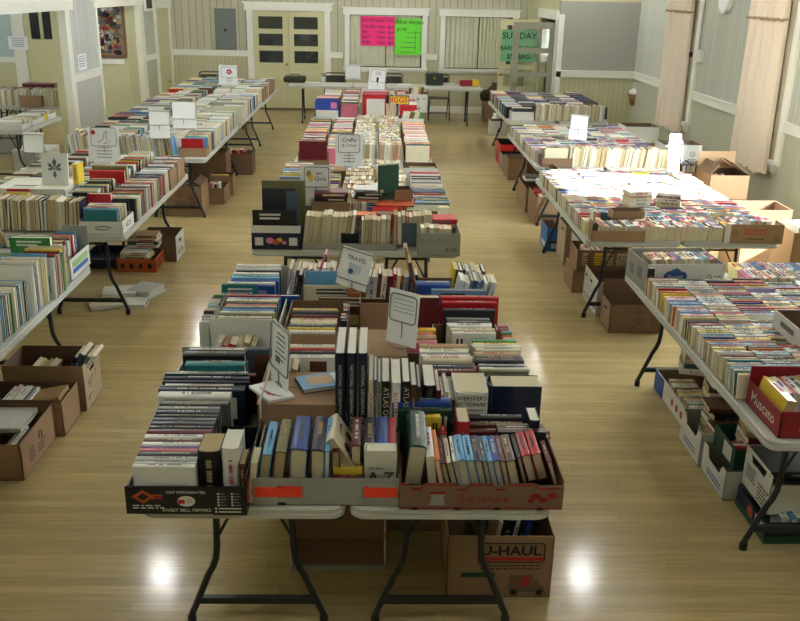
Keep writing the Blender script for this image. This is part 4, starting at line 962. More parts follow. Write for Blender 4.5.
# closed kraft box with papers behind
o = carton(-.325, 3.47, TT, .33, .33, .20, 0, 'kraft', 'kraft_in', 'closed kraft box behind the taped carton carrying open papers', lid=True)
o2 = empty('open_booklet', (-.38, 3.44, TT+.206), R(-12), 'open white booklet with red print lying on the closed kraft box', 'booklet')
q = MB(); q.prism([V((-.16, -.02, 0)), V((-.03, -.14, 0)), V((.06, -.07, 0)), V((-.07, .07, 0))], V((0, 0, .012)), M['paper']); q.build('booklet_pages', o2)
q = MB()
for k in range(5): q.prism([V((-.11+.014*k, -.03-.012*k+.0*k, .0125)), V((-.045+.014*k, -.09+.0*k, .0125)), V((-.041+.014*k, -.086, .0125)), V((-.106+.014*k, -.026-.012*k, .0125))], V((0, 0, .0006)), M['ink_red'])
q.build('printed_lines', o2)
o3 = empty('picture_book', (-.235, 3.50, TT+.206), R(20), 'pale blue and grey picture book lying right of the tilted notice', 'book')
q = MB(); q.box(-.10, .10, -.07, .07, 0, .003, BM['charcoal']); q.box(-.10, .10, -.07, .07, .017, .02, BM['light blue']); q.box(-.10, -.097, -.07, .07, 0, .02, BM['charcoal']); q.build('cover', o3)
q = MB(); q.box(-.097, .097, -.067, .067, .003, .017, M['pages_w']); q.build('page_block', o3)
q = MB(); q.box(-.06, .05, -.04, .05, .02, .0206, BM['tan']); q.box(.055, .09, -.06, .06, .02, .0206, M['paper']); q.build('cover_print', o3)

# -- tall atlases in the middle
def stand(x, y, t, w, h, c, label, z=TT+.01, page='pages_w', text=None, tc='pages', deg=0):
    a = R(deg); return addbook(x, y, z, XX*math.cos(a)-Z*math.sin(a), YY, Z*math.cos(a)+XX*math.sin(a), t, w, h, c, '', force=True, page=page, label=label, text=text, tcol=tc)
for i, (x, c) in enumerate(((-.145, 'navy'), (-.098, 'navy'), (-.052, 'navy'))):
    stand(x, 3.46, .038, .30, .405, c, ['leftmost', 'middle', 'rightmost'][i]+' of the three tall navy geographic atlases standing upright', z=TT+.03, text=('NATIONAL GEOGRAPHIC ATLAS', .0195))
sl = [(-.018, .016, .27, .32, 'cream', None, 'thin cream book right of the three tall navy atlases'), (.0, .012, .26, .32, 'slate', None, 'thin slate book, second right of the navy atlases'), (.016, .012, .25, .31, 'olive', None, 'thin olive book with cream pages beside the black atlas'),
      (.043, .033, .25, .315, 'black', ('ATLAS OF THE W', .032), 'black world atlas with pale lettering, left of the white one'), (.085, .036, .25, .31, 'white', ('ILLUSTRATED ATLAS', .023), 'white illustrated atlas between two black atlases'),
      (.126, .032, .25, .315, 'black', ('ATLAS OF THE W', .032), 'black world atlas with pale lettering, right of the white one'), (.158, .024, .24, .30, 'brown', None, 'dark brown tall book right of the black atlases'), (.18, .012, .24, .29, 'charcoal', None, 'thin charcoal tall book before the big dark one')]
for x, t, w, h, c, tx, lb in sl:
    stand(x, 3.34+w/2-.06, t, w, h, c, lb, text=tx, tc='ink_red' if c == 'white' else 'pages')
stand(.225, 3.42, .05, .22, .285, 'black', 'thick black book with grey lettering beside the leaning cream books', text=('Readings', .034), tc='ink_gray')
stand(.262, 3.41, .018, .22, .265, 'maroon', 'slim maroon book right of the thick black one', page='pages_w')
for i, (x, c, hh_) in enumerate(((.283, 'tan', .22), (.299, 'white', .235), (.314, 'cream', .21), (.328, 'slate', .2))):
    stand(x, 3.45, .0135, .20, hh_, c, ['tan', 'white', 'cream', 'slate'][i]+' upright book in the leaning group left of the white dictionary', deg=0)
# white dictionary and large navy book
wb = addbook(.405, 3.46, TT+.03, XX, YY, Z, .14, .20, .215, 'white', '', force=True, page='pages', label="thick white Webster's dictionary standing upright, black lettering on its spine")
db = addbook(.605, 3.47, TT+.01, YY, XX, Z, .12, .21, .235, 'navy', '', force=True, page='pages', label='large navy blue book with blank cover facing the front beside the dictionary')

# -- Christmas tomato carton, front right
sx_, sy_ = .61, .42
o = carton(.40, 3.06, TT, sx_, sy_, .10, 0, 'kraft_dk', 'kraft_in', 'brown and red holiday-print tray carton of books at the front right corner', notch=(), hh={'left': .115, 'right': .125})
q = MB(); W_ = sx_; y0 = -sy_/2
prof = [(-.305, .012), (-.305, .112), (-.27, .112), (-.262, .092), (-.225, .092), (-.215, .112), (-.10, .112), (-.09, .09), (-.055, .09), (-.045, .112), (.04, .112), (.05, .092), (.085, .092), (.095, .112), (.20, .112), (.21, .095), (.305, .10), (.305, .012)]
q.prism([V((x, y0-.001, z)) for x, z in prof], V((0, -.004, 0)), M['kraft_dk']); q.build('front_panel', o)
q = MB()
for (x0, z0), (x1, z1) in zip(prof[1:-2], prof[2:-1]): q.prism([V((x0, y0-.0055, z0-.008)), V((x1, y0-.0055, z1-.008)), V((x1, y0-.0055, z1)), V((x0, y0-.0055, z0))], V((0, -.0008, 0)), M['red_card'])
q.box(-.305, .305, y0-.0063, y0-.005, .004, .009, M['red_card']); q.build('red_border', o)
q = MB(); q.prism([V((x-.165, y0-.0055, z)) for x, z in ((-.03, .02), (.03, .02), (.022, .055), (.035, .08), (-.035, .08), (-.022, .055))], V((0, -.001, 0)), M['gray_card']); q.prism([V((x-.165, y0-.0068, z)) for x, z in ((-.03, .068), (.03, .068), (.03, .080), (-.03, .080))], V((0, -.0008, 0)), M['red_card']); q.build('printed_label', o)
txt(o, 'Signature', (.01, y0-.0055, .05), (1, 0, 0), (0, 0, 1), .05, M['red_card'], bold=.0)
q = MB()
for x, z, r in ((.20, .06, .022), (.23, .045, .018), (.265, .062, .02), (.185, .04, .014)): q.prism([V((x+r*math.cos(k), y0-.0055, z+r*.7*math.sin(k))) for k in (0, .9, 1.8, 2.7, 3.6, 4.5, 5.4)], V((0, -.0008-.0003*r*10, 0)), M['red_card'])
q.build('poinsettia_print', o)
for x in (-.25, -.09, .06, .22):
    q = MB(); q.prism([V((x+.014*math.cos(R(a)), y0-.0055, .001+.012*math.sin(R(a)))) for a in range(0, 181, 30)], V((0, -.001, 0)), M['ink']); q.build('vent_hole', o)
topspine(.155, 3.05, .065, .17, .25, 'dark green', 6, 40, 'thick dark green hardcover at the left of the holiday carton', page='pages', z=TT+.02)
topspine(.213, 3.0, .030, .14, .21, 'white', -6, 30, 'cream-topped white book right of the thick green one', page='pages_w')
topspine(.243, 2.99, .020, .135, .21, 'orange', -12, 30, 'slim orange-red book in the holiday carton', page='pages_w')
topspine(.268, 2.98, .018, .12, .18, 'maroon', -14, 30, 'slim maroon paperback-size book left of the light blue ones')
topspine(.290, 2.98, .016, .12, .17, 'cream', -14, 30, 'slim cream book just left of the white and blue one')
seqf = [('white', .012, 0), ('light blue', .034, 1), ('light blue', .030, 0), ('navy', .026, 0), ('slate', .018, 0), ('light blue', .02, 0), ('blue', .024, 0), ('maroon', .02, 0), ('brown', .035, 0)]
xx = .305; nmf = ['slim white book left of the bright light blue one', 'bright light blue book in the middle of the holiday carton', 'second light blue book in the holiday carton', 'navy book right of the two light blue ones', 'slim slate book near the middle of the holiday carton', 'cream-labelled light blue book right of the slate one', 'blue book before the maroon one in the holiday carton', 'slim maroon book between the blue and the brown one', 'brown book at the right of the blue and maroon ones']
for (c, t, _), lb in zip(seqf, nmf):
    topspine(xx+t/2, 2.985, t, .125, .175 if c != 'brown' else .18, c, -14, 33, lb, page='pages'); xx += t/math.cos(R(14))+.001
topspine(xx+.02, 3.02, .016, .12, .165, 'black', -16, 33, 'slim black book between the brown and the red books')
topspine(xx+.05, 3.03, .034, .12, .165, 'red', -18, 35, 'red and white book with a round badge in the holiday carton')
topspine(xx+.09, 3.04, .036, .12, .165, 'red', -18, 35, 'coral red book right of the badge book in the holiday carton')
topspine(xx+.135, 3.00, .018, .11, .15, 'maroon', -18, 25, 'small maroon booklet at the right end of the holiday carton')
for i in range(5):
    addbook(.575, 3.13, TT+.10+.0, XX*0+YY, -Z, XX, .01, .1, .19, 'brown', '', force=False) if False else None
row('low dark leather row behind the red books', .475+.11, 3.12, TT+.05, 90, .12, 'su', [('black', .018), ('brown', .018), ('black', .018), ('brown', .018)], h=.19, w=.13, jit=0, leanj=0)
# behind: blue, dark green, yellow, stack
addbook(.20, 3.22, TT+.05, YY, -Z, XX, .03, .15, .13, 'yellow', '', force=True, label='yellow book behind the thick green one', page='pages')
addbook(.205, 3.26, TT+.05, YY, -Z, XX, .03, .16, .22, 'dark green', '', force=True, label='dark green book below the blue spine, behind the yellow book')
addbook(.19, 3.30, TT+.04, YY, -Z, XX, .05, .19, .24, 'blue', '', force=True, label='bright blue book with white spine lettering lying before the thick black book')
addbook(.275, 3.19, TT+.05, V((1, 0, 0)), -Z, YY, .03, .10, .07, 'red', '', force=True, label='small red object-like book end beside the yellow book')
stand(.352, 3.20, .048, .13, .20, 'red', 'red book with cream top standing right of the yellow book', z=TT+.02, page='pages')
for i, (c, t, z) in enumerate((('dark green', .03, .0), ('maroon', .05, .0), ('brown', .03, 0), ('charcoal', .03, .0))):
    addbook(.49, 3.165+.037*i, TT+.04, YY, -Z, XX, .032, .09+.014*i, .23, c, '', force=True, label=['dark green', 'dark red', 'brown', 'black and white'][i]+' spine-up book in the group before the large navy book')
stand(.64, 3.22, .042, .12, .195, 'navy', 'navy book with cream top standing at the right edge behind the holiday carton', z=TT+.02, page='pages_w')
row('right edge run behind the navy book', .70, 3.18, TT, 90, .1, 'su', [('maroon', .02), ('brown', .03), ('black', .02)], h=.03, w=.12)

# -- right half of the centre table, further back
def su(x, y, t, w, L, c, label, z=TT+.02, page='pages'): return addbook(x, y, z, YY, -Z, XX, t, w, L, c, '', force=True, page=page, label=label)
o = carton(.42, 3.83, TT, .56, .42, .13, 0, 'white_card', 'kraft_in', 'low wide carton behind the dictionary holding mixed spine-up books')
row('mixed row behind the large navy book', .58, 3.64, TT+.06, 90, .42, 'su', [('olive', .03), ('white', .02), ('slate', .02), ('white', .02), ('charcoal', .035), ('navy', .05), ('tan', .045), ('cream', .04), ('white', .02), ('cream', .02), ('yellow', .03), ('green', .03)], h=.225, w=.155)
row('white and black row behind the leaning books', .33, 3.62, TT+.04, 90, .44, 'su', [('maroon', .03), ('brown', .02), ('navy', .035), ('black', .02), ('yellow', .01), ('cream', .06), ('white', .03), ('olive', .02), ('white', .03), ('cream', .03), ('tan', .05)], h=.23, w=.17)
row('orange and tan run between the two rows', .46, 3.70, TT+.03, 90, .3, 'su', [('orange', .05), ('tan', .04), ('brown', .05), ('cream', .03)], h=.05, w=.16)
o = carton(.02, 4.02, TT, .26, .34, .19, 0, 'kraft', 'kraft_in', 'closed kraft box with faint print in the middle, in front of the tall wire notice', lid=True)
emblem(o, 'front', 0, .1, .26, .34, .04)
row('orange and pink books right of middle box', .22, 4.05, TT+.05, 90, .25, 'su', [('pink', .04), ('tan', .05), ('orange', .06), ('yellow', .04)], h=.16, w=.13)
o = carton(.47, 4.22, TT, .34, .34, .15, 0, 'white_card', 'kraft_in', 'low white carton of cream-topped books right side of nearest centre table')
row('white-spined row in front of the big red books', .48, 4.06, TT+.06, 90, .3, 'su', [('white', .03), ('cream', .03), ('green', .012), ('white', .035), ('white', .03), ('charcoal', .03), ('grey', .03)], h=.225, w=.17)
su(.49, 4.37, .035, .22, .27, 'charcoal', 'dark book directly before the big bright red binders')
su(.495, 4.42, .03, .235, .29, 'red', 'nearer of the two big bright red books', z=TT+.03)
su(.50, 4.46, .04, .25, .31, 'red', 'farther of the two big bright red books', z=TT+.03)
row('slim right edge booklets near the red books', .66, 4.0, TT, 90, .3, 'up', 'bright', h=.2, w=.05, t=(.01, .02), lean=0)
addbook(.27, 4.44, TT+.02, YY, XX, Z, .05, .13, .27, 'maroon', '', force=True, label='dark maroon book with white stickers facing the front beside the wire notice')
# blue/white bookrow behind red
o = carton(.42, 4.88, TT, .50, .44, .18, 0, 'kraft_dk', 'kraft_in', 'brown carton at the far right end of the nearest centre table')
addbook(.46, 4.63, TT+.05, YY, XX, Z, .03, .30, .215, 'light blue', '', force=True, label='wide pale blue and violet landscape book behind the big red ones')
row('brown carton upright row at the far right end', .46, 4.9, TT+.02, 0, .22, 'up', 'mixed', h=.24, w=.17, t=(.015, .03), lean=12, dirw='left')
addbook(.32, 4.74, TT+.05, YY, -Z, XX, .08, .21, .19, 'blue', '', force=True, page='pages', label='blue book under cream pages at the left of the brown far right carton')
row('dark narrow run left of the brown carton', .02, 4.98, TT+.02, 0, .24, 'up', 'mixed', h=.235, w=.15, t=(.015, .03), lean=4, dirw='left')
addbook(.215, 4.78, TT+.1, XX*.97+Z*.2, YY, Z*.97-XX*.2, .02, .16, .30, 'brown', '', force=True, label='tall brown book leaning upright above the dark narrow run')
addbook(.19, 5.05, TT+.18, XX*.98+Z*.2, YY, Z*.98-XX*.2, .02, .12, .22, 'tan', '', force=True, label='tan booklet rising above the far right runs')
row('yellow and black upright booklets beyond the brown carton', .45, 5.16, TT, 0, .24, 'up', [('yellow', .014), ('dark green', .02), ('brown', .02), ('black', .015), ('pale grey', .03), ('cream', .03), ('white', .03), ('charcoal', .02)], h=.24, w=.17, lean=8, dirw='left')
# ================================================================== second centre pair
o = carton(-.74, 6.50, TT, .36, .44, .13, 0, 'navy_card', 'gray_card', 'navy, pink and white printed tray at the front left of the second centre pair', hh={'back': .13})
face(o, 'front', 0, .155, .36, .44, w=.36, h=.055, mt='white_card', name='white_band', t=.004)
face(o, 'front', -.125, .062, .36, .44, w=.06, h=.06, mt='white_card'); face(o, 'front', .125, .062, .36, .44, w=.06, h=.06, mt='white_card')
q = MB()
for x, z, r, c in ((-.045, .07, .03, 'skinpink'), (.0, .06, .026, 'orange_card'), (.025, .075, .022, 'yellow'), (.06, .055, .018, 'skinpink')): q.prism([V((x+r*math.cos(k*.7), -.222-.0004*c.__len__(), z+r*.8*math.sin(k*.7))) for k in range(9)], V((0, -.002, 0)), M[c])
q.build('cartoon_print', o)
addbook(-.75, 6.31, TT+.01, YY, XX, Z, .012, .32, .28, 'black', '', force=True, label='black glossy album with a pink picture facing the front in the navy tray')
addbook(-.74, 6.55, TT+.08, YY, XX, Z, .02, .25, .32, 'charcoal', '', force=True, label='dark book with a red and blue strip standing behind the black album')
addbook(-.64, 6.53, TT+.08, YY, XX, Z, .012, .09, .30, 'slate', '', force=True, label='slate and red striped narrow book beside the dark one')
for k_, c_ in enumerate(('red', 'light blue')):
    pass
addbook(-.72, 6.70, TT+.1, YY, XX, Z, .03, .33, .33, 'olive', '', force=True, page='pages', label='olive old book behind the dark striped one')
o = carton(-.20, 6.50, TT, .70, .42, .05, 0, 'gray_card', 'gray_card', 'shallow gray tray at the front edge of the second centre pair')
row('upright front run in the shallow gray tray', -.54, 6.44, TT+.01, 0, .37, 'up', [('cream', .03), ('tan', .03), ('tan', .04), ('cream', .03), ('white', .03), ('cream', .03), ('slate', .05), ('cream', .03), ('tan', .03), ('grey', .03), ('brown', .03)], h=.235, w=.16, lean=6, dirw='left', flip=-1)
addbook(-.20, 6.36, TT+.01, YY, XX, Z, .02, .13, .10, 'black', '', force=True, label='small black and white booklet facing the front in the shallow gray tray')
row('short upright run right of the small black booklet', -.12, 6.46, TT+.01, 0, .27, 'up', [('charcoal', .02), ('cream', .03), ('slate', .03), ('cream', .03), ('red', .03), ('cream', .04), ('tan', .03)], h=.2, w=.14, lean=2, dirw='left', flip=-1)
row('middle upright run of the second centre pair', .12, 6.46, TT+.01, 0, .33, 'up', [('red', .03), ('tan', .03), ('grey', .03), ('red', .02), ('grey', .03), ('pale grey', .03), ('tan', .02), ('cream', .03), ('cream', .03), ('dark green', .03)], h=.24, w=.16, lean=0, dirw='left', flip=-1)
addbook(.245, 6.40, TT+.01, YY, XX, Z, .05, .10, .18, 'slate', '', force=True, page='pages', label='dark slate-green book facing the front before the bestseller box')
row('reclining red and orange books over the shallow tray', -.10, 6.62, TT+.16, 0, .3, 'fl', [('pink', .02), ('orange', .02)], h=.17, w=.12)
sx_, sy_ = .31, .42
o = carton(.45, 6.38, TT, sx_, sy_, .17, 0, 'gray_card', 'gray_card', 'gray handwritten bestsellers box at the front right of the second centre pair')
txt(o, 'Bestsellers', (-.03, -sy_/2, .115), (1, 0, .02), (0, 0, 1), .055, M['ink_gray'], sx=.9, bold=-.004); txt(o, '$2.00', (.09, -sy_/2, .045), (1, 0, 0), (0, 0, 1), .035, M['ink'], bold=0)
row('cream upright run inside the bestsellers box', .32, 6.28, TT+.03, 0, .27, 'up', [('cream', .03), ('white', .03), ('tan', .04), ('cream', .03), ('pink', .03), ('white', .03), ('red', .03)], h=.17, w=.12, dirw='left', flip=-1)
def cols(prefix, table, x0, x1, y0, y1, spec, z=TT):
    """columns of books filling a table region: spec = list of (x, width of the book across, pose, palette, w_height, t, kind)"""
    for i, (x, h, pose, pal, w, t, kind) in enumerate(spec):
        nm = '%s of the %s' % (prefix[i], table)
        y = y0; seg = 0
        while y < y1-.05:
            L = min(random.uniform(.28, .6), y1-y)
            if pose == 'su': row(nm, x, y, z+random.choice((0, .0, .01)), 90, L, 'su', pal, h=h, w=w*random.uniform(.94, 1.06), t=t, kind=kind, lean=random.choice((0, 0, 6, 10)))
            elif pose == 'upx':   # upright rows across
                row(nm, x-h/2, y+.085, z, 0, h, 'up', pal, h=w*random.uniform(.97, 1.03), w=.155, t=t, kind=kind, lean=random.choice((0, 2, 5)), dirw='left', flip=-1, jit=.006); L = .168
            elif pose == 'up': row(nm, x, y, z, 90, L, 'up', pal, h=w, w=h, t=t, kind=kind, lean=random.choice((0, 0, 5)), flip=random.choice((-1, 1)))
            y += L+random.uniform(.004, .02)
T1, T2 = (.018, .042), (.014, .034)
# left strip, middle, right strip on pair two
cols(['left column', 'inner left column', 'middle column', 'right middle column', 'right column'], 'second centre pair', 0, 0, 6.82, 8.7,
     [(-.76, .26, 'su', 'mixed', .19, T1, 'h'), (-.46, .24, 'su', 'mixed', .17, T1, 'h'), (-.17, .26, 'upx', 'mixed', .23, T1, 'h'), (.12, .26, 'upx', 'pale', .22, T1, 'h'), (.44, .27, 'su', 'mixed', .19, T1, 'h')])
# cardboard on it
o = carton(-.36, 6.86, TT, .30, .34, .26, 0, 'kraft', 'kraft_in', 'tan carton behind the shallow gray tray, under the craft sign', lid=True)
row('dark flat stack on the tan carton', -.36, 6.80, TT+.266, 0, .08, 'fl', [('black', .03), ('maroon', .04)], h=.26, w=.18, dirw='bottom')
def stack(name, x, y, z, items, h=.24, w=.17, ang=0, kind='h'): row(name, x, y, z, ang, 1, 'fl', items, h=h, w=w, dirw='bottom', kind=kind)
stack('flat stack left of the tall red-labelled book', -.06, 6.98, TT+.02, [('dark green', .04), ('green', .05), ('olive', .02), ('light blue', .04), ('blue', .03), ('yellow', .02), ('orange', .02), ('charcoal', .03), ('black', .03), ('pale grey', .02)], h=.25, w=.18)
addbook(.085, 6.93, TT+.24, YY*.9-XX*.43, XX*.9+YY*.43, Z, .03, .17, .28, 'dark green', '', force=True, label='tall dark book with a red label standing on boxes in the second centre pair')
o = carton(.14, 6.92, TT, .30, .26, .22, 0, 'orange_card', 'kraft_in', 'orange printed box under the tall red-labelled book', lid=True)
o = carton(.20, 7.02, TT+.226, .14, .16, .09, 5, 'kraft', 'kraft_in', 'small brown box of cards on the orange printed box')
stack('old cream stack left of the bright red book', .36, 6.78, TT, [('white', .05), ('light blue', .03), ('cream', .05), ('pink', .02), ('cream', .03), ('olive', .03)], h=.24, w=.2, ang=-8)
addbook(.06, 6.74, TT+.18, Z*.9+YY*.3, XX*.3-YY, XX, .03, .14, .2, 'red', '', force=True, label='red book lying slanted over the middle upright run')
stack('flat pair behind the bestsellers box', .47, 6.56, TT+.12, [('tan', .04), ('red', .035)], h=.27, w=.17)
o = carton(.40, 8.40, TT, .33, .30, .24, 0, 'white_card', 'kraft_in', 'white bankers box with a hand hole at the far right of the second centre pair', holes=('front',), side_m={'right': 'red_card'})
face(o, 'front', .10, .17, .33, .30, w=.05, h=.015, mt='ink_gray'); face(o, 'front', 0, .03, .33, .30, w=.12, h=.02, mt='ink_gray')
# ================================================================== third and fourth centre pairs
for (nm, ya, yb) in (('third centre pair', 9.65, 12.0), ('farthest centre pair', 13.35, 15.3)):
    cols(['left column', 'inner left column', 'middle column', 'right middle column', 'right column'], nm, 0, 0, ya, yb,
     [(-.74, .26, 'su', 'kids', .2, T1, 'h'), (-.44, .24, 'su', 'kids', .18, T1, 'h'), (-.15, .26, 'upx', 'pale', .23, T1, 'h'), (.14, .26, 'upx', 'kids', .22, T1, 'h'), (.44, .27, 'su', 'kids', .2, T1, 'h')])
o = carton(-.70, 9.75, TT, .34, .3, .14, 0, 'kraft', 'kraft_in', 'kraft tray at the front left of the third centre pair')
addbook(-.70, 9.58, TT+.06, YY, XX, Z, .02, .30, .2, 'maroon', '', force=True, label='reddish-brown photo-cover book standing in the kraft tray of the third pair')
o = carton(-.26, 8.40, TT, .32, .3, .20, 0, 'kraft', 'kraft_in', 'kraft carton under the Crafts sign, far end of the second centre pair', lid=True)
o = carton(.42, 11.6, TT, .33, .3, .26, 0, 'white_card', 'kraft_in', 'white bankers box with hand hole at the far right of the third centre pair', holes=('front',))
face(o, 'front', 0, .04, .33, .3, w=.12, h=.02, mt='ink_gray')
row('white books in the third pair bankers box', .30, 11.6, TT+.1, 0, .25, 'up', 'pale', h=.24, w=.15, lean=15, dirw='left')
o = carton(-.76, 13.5, TT, .36, .40, .24, 0, 'blue_card', 'blue_card', 'bright blue carton of children’s books at the left of the farthest centre pair')
M['royal'] = mat('royal_blue_print', (36, 70, 160), .5); o.children[0].data.materials[0] = M['royal']
face(o, 'front', .10, .18, .36, .40, w=.09, h=.09, mt='skinpink'); face(o, 'front', 0, .05, .36, .40, w=.33, h=.12, mt='white_card')
row('colourful row in the bright blue carton', -.76, 13.32, TT+.08, 90, .35, 'su', [('blue', .03), ('red', .03), ('yellow', .03), ('red', .04), ('white', .03), ('blue', .05), ('pink', .04)], h=.31, w=.2)
addbook(-.06, 13.2, TT+.06, YY, XX, Z, .02, .34, .3, 'red', '', force=True, label='large red book facing the front, middle of the farthest centre pair')
addbook(-.04, 12.9, TT+.0, YY*.96+Z*.2, XX, Z*.96-YY*.2, .01, .26, .34, 'white', '', force=True, label='white illustrated picture book leaning against the large red book')
o = carton(-.04, 13.6, TT, .40, .4, .33, 0, 'black_card', 'kraft_in', 'dark crate of records behind the large red book')
row('record sleeves standing in the dark crate', -.04, 13.45, TT+.06, 90, .3, 'su', 'bright', h=.34, w=.31, t=(.01, .02))
jg = empty('jigsaw_box', (.30, 13.5, TT), 0, 'yellow box lettered in red on the farthest centre pair', 'box')
q = MB(); q.box(-.16, .16, -.04, .04, 0, .32, M['black_card']); q.build('box_body', jg)
q = MB(); q.box(-.15, .15, -.045, -.04, .2, .31, M['yellow']); q.build('yellow_band', jg); txt(jg, 'JIGGS', (0, -.046, .255), (1, 0, 0), (0, 0, 1), .11, M['ink_red'], bold=.02)
q = MB()
for k in range(5): q.box(-.15+.06*k, -.11+.06*k, -.045, -.04, .04+.01*(k % 2), .17, M['gray_card'])
q.build('cover_print', jg)
o = carton(.60, 14.4, TT, .36, .34, .26, 0, 'white_card', 'kraft_in', 'white bankers box with hand hole at the right of the farthest centre pair', holes=('front',))
face(o, 'front', 0, .04, .36, .34, w=.14, h=.02, mt='ink_gray'); face(o, 'front', .12, .19, .36, .34, w=.05, h=.012, mt='ink_gray')
row('upright row in the farthest white bankers box', .47, 14.4, TT+.1, 0, .25, 'up', 'pale', h=.26, w=.16, lean=10, dirw='left')
# ================================================================== right tables (paperbacks)
PB = (.014, .034)
def pbcols(table, x0, ya, yb, n, pal='paper', w=.115, kind='p', h=.178):
    nms = ['leftmost', 'second', 'third', 'fourth', 'fifth', 'sixth', 'seventh', 'eighth', 'ninth']
    cols(['%s paperback column' % nms[i] for i in range(n)], table, 0, 0, ya, yb, [(x0+.1+(h+.008)*i, h, 'su', pal, w, PB, kind) for i in range(n)])
pbcols('nearest right pair', 1.72, 3.80, 5.36, 3)
cols(['fourth paperback column', 'fifth paperback column', 'sixth paperback column', 'seventh paperback column', 'eighth paperback column'], 'nearest right pair', 0, 0, 4.55, 5.36, [(1.82+.186*i, .178, 'su', 'paper', .108, PB, 'p') for i in range(3, 8)])
for j, yv in enumerate((5.42, 5.60)): row(['nearer', 'farther'][j]+' diagonal run of the nearest right pair', 2.42, yv+.07, TT, 0, .85, 'su', 'paper', h=.17, w=.105, t=PB, kind='p', lean=-12, dirw='left')
o = carton(1.99, 5.60, TT, .52, .38, .19, 4, 'white_card', 'gray_card', 'white carton with blue logo and gray end, far left of the nearest right pair', side_m={'left': 'gray_card'})
q = MB(); q.prism([V((-.07+.08*math.cos(k*.5), -.192, .105+.052*math.sin(k*.5)*(1+.2*math.sin(k*2.5)))) for k in range(12)], V((0, -.001, 0)), M['ink_blue']); q.build('blue_logo', o)
txt(o, 'Envoy', (-.07, -.194, .105), (1, 0, .08), (0, 0, 1), .042, M['ink_white'], bold=.012)
txt(o, '❺', (.17, -.191, .1), (1, 0, 0), (0, 0, 1), .03, M['ink_gray']) if False else None
emblem(o, 'front', .16, .10, .52, .38, .018, 'ink'); scribble(o, 'front', .21, .10, .52, .38, .03, 1, 'ink_gray')
q = MB(); q.box(-.2615, -.260, -.10, -.02, .06, .14, M['ink_gray']); q.box(-.2615, -.260, .05, .12, .05, .12, M['ink_gray']); q.build('printed_lines', o)
row('two layers of paperbacks in the blue-logo carton', 1.80, 5.58, TT+.09, 4, .44, 'su', 'paper', h=.17, w=.105, t=PB, kind='p', lean=-14, dirw='left')
addbook(1.765, 5.385, TT, XX, YY, Z, .04, .03, .17, 'black', '', kind='p', force=True, label='dark paperback standing upright at the left edge before the blue-logo carton')
# red tomato tray at the near corner
RX0, RY0 = 1.76, 3.42
o = carton(2.02, 3.60, TT, .50, .36, .12, 0, 'red_card', 'red_card', 'red tomato tray of paperbacks at the near corner of the right table', hh={'back': .19, 'front': .13, 'left': .12})
txt(o, 'Muscato', (-.252, .0, .062), (0, -1, 0), (0, 0, 1), .075, M['ink_white'], bold=.006)
q = MB(); q.tube([V((-.12+.03*math.cos(a*.5), -.184, .085+.014*math.sin(a*.5))) for a in range(13)], .002, M['ink_white'], 4, closed=True); q.build('printed_emblem', o)
scribble(o, 'front', -.10, .055, .50, .36, .12, 2, 'ink_white', .016); scribble(o, 'back', 0, .16, .50, .36, .3, 2, 'ink_white', .014)
addbook(1.82, 3.60, TT+.04, XX*.96-Z*.2, -Z*.96-XX*.2, YY, .045, .115, .26, 'yellow', '', kind='p', force=True, page='pages_t', label='thick yellow paperback at the left side of the red tomato tray')
row('paperbacks inside the red tomato tray', 1.86, 3.66, TT+.04, 0, .38, 'su', [('white', .03), ('red', .02), ('white', .025), ('pale grey', .03), ('tan', .035), ('tan', .03), ('cream', .03), ('brown', .03), ('tan', .03), ('blue', .03), ('white', .03)], h=.19, w=.11, kind='p', lean=-12, dirw='left')
row('blue-spined front row in the red tomato tray', 1.93, 3.48, TT+.02, 0, .3, 'su', [('light blue', .02), ('black', .02), ('light blue', .04), ('blue', .03), ('white', .04)], h=.09, w=.11, kind='p', dirw='left')
# white carton lettered 9815
o = carton(2.37, 4.34, TT, .36, .34, .21, 0, 'white_card', 'kraft_in', 'white carton marked 9815 standing among the paperbacks of the nearest right pair')
txt(o, '9815', (-.08, -.17, .035), (-1, 0, 0), (0, 0, -1), .05, M['ink'], bold=.01)
face(o, 'left', .0, .165, .36, .34, w=.16, h=.03, mt='slate_ink' if 'slate_ink' in M else 'ink_gray'); scribble(o, 'left', 0, .05, .36, .34, .12, 2, 'ink_gray')
cols(['second paperback column front part', 'third paperback column front part'], 'right table behind the tomato tray', 0, 0, 3.80, 3.82, [(2.2, .17, 'su', 'bright', .108, PB, 'p')]*2) if False else None
row('green and yellow paperbacks behind the tomato tray', 2.34, 3.82, TT, 90, .32, 'su', [('green', .03), ('light blue', .02), ('green', .02), ('yellow', .03), ('white', .02), ('yellow', .025), ('charcoal', .03), ('charcoal', .03), ('tan', .05)], h=.178, w=.108, kind='p')
# second right pair
for i in range(1):
    row('front paperback run of the second right pair', 1.66+.06, 6.74, TT+.0, 0, 1.46, 'su', 'paper', h=.175, w=.115, t=(.018, .04), kind='p', lean=6, dirw='left', page='pages')
row('second paperback run of the second right pair', 1.95, 6.93, TT+.0, 0, 1.2, 'su', 'paper', h=.175, w=.115, t=(.018, .04), kind='p', lean=-12, dirw='left')
row('upper run lying on the front paperbacks', 1.70, 6.80, TT+.112, 0, .02, 'su', [('white', .02)], h=.1, w=.1, kind='p')
row('left front column of the second right pair', 1.73, 6.80, TT, 90, .24, 'su', 'paper', h=.15, w=.108, t=PB, kind='p')
pbcols('second right pair', 1.64, 7.04, 8.95, 8, 'paper')
o = carton(1.88, 6.67, TT, .42, .10, .085, 0, 'kraft', 'kraft_in', 'brown cut-down tray edge at the front left of the second right pair', hh={'left': .16, 'back': .02}, side_m={})
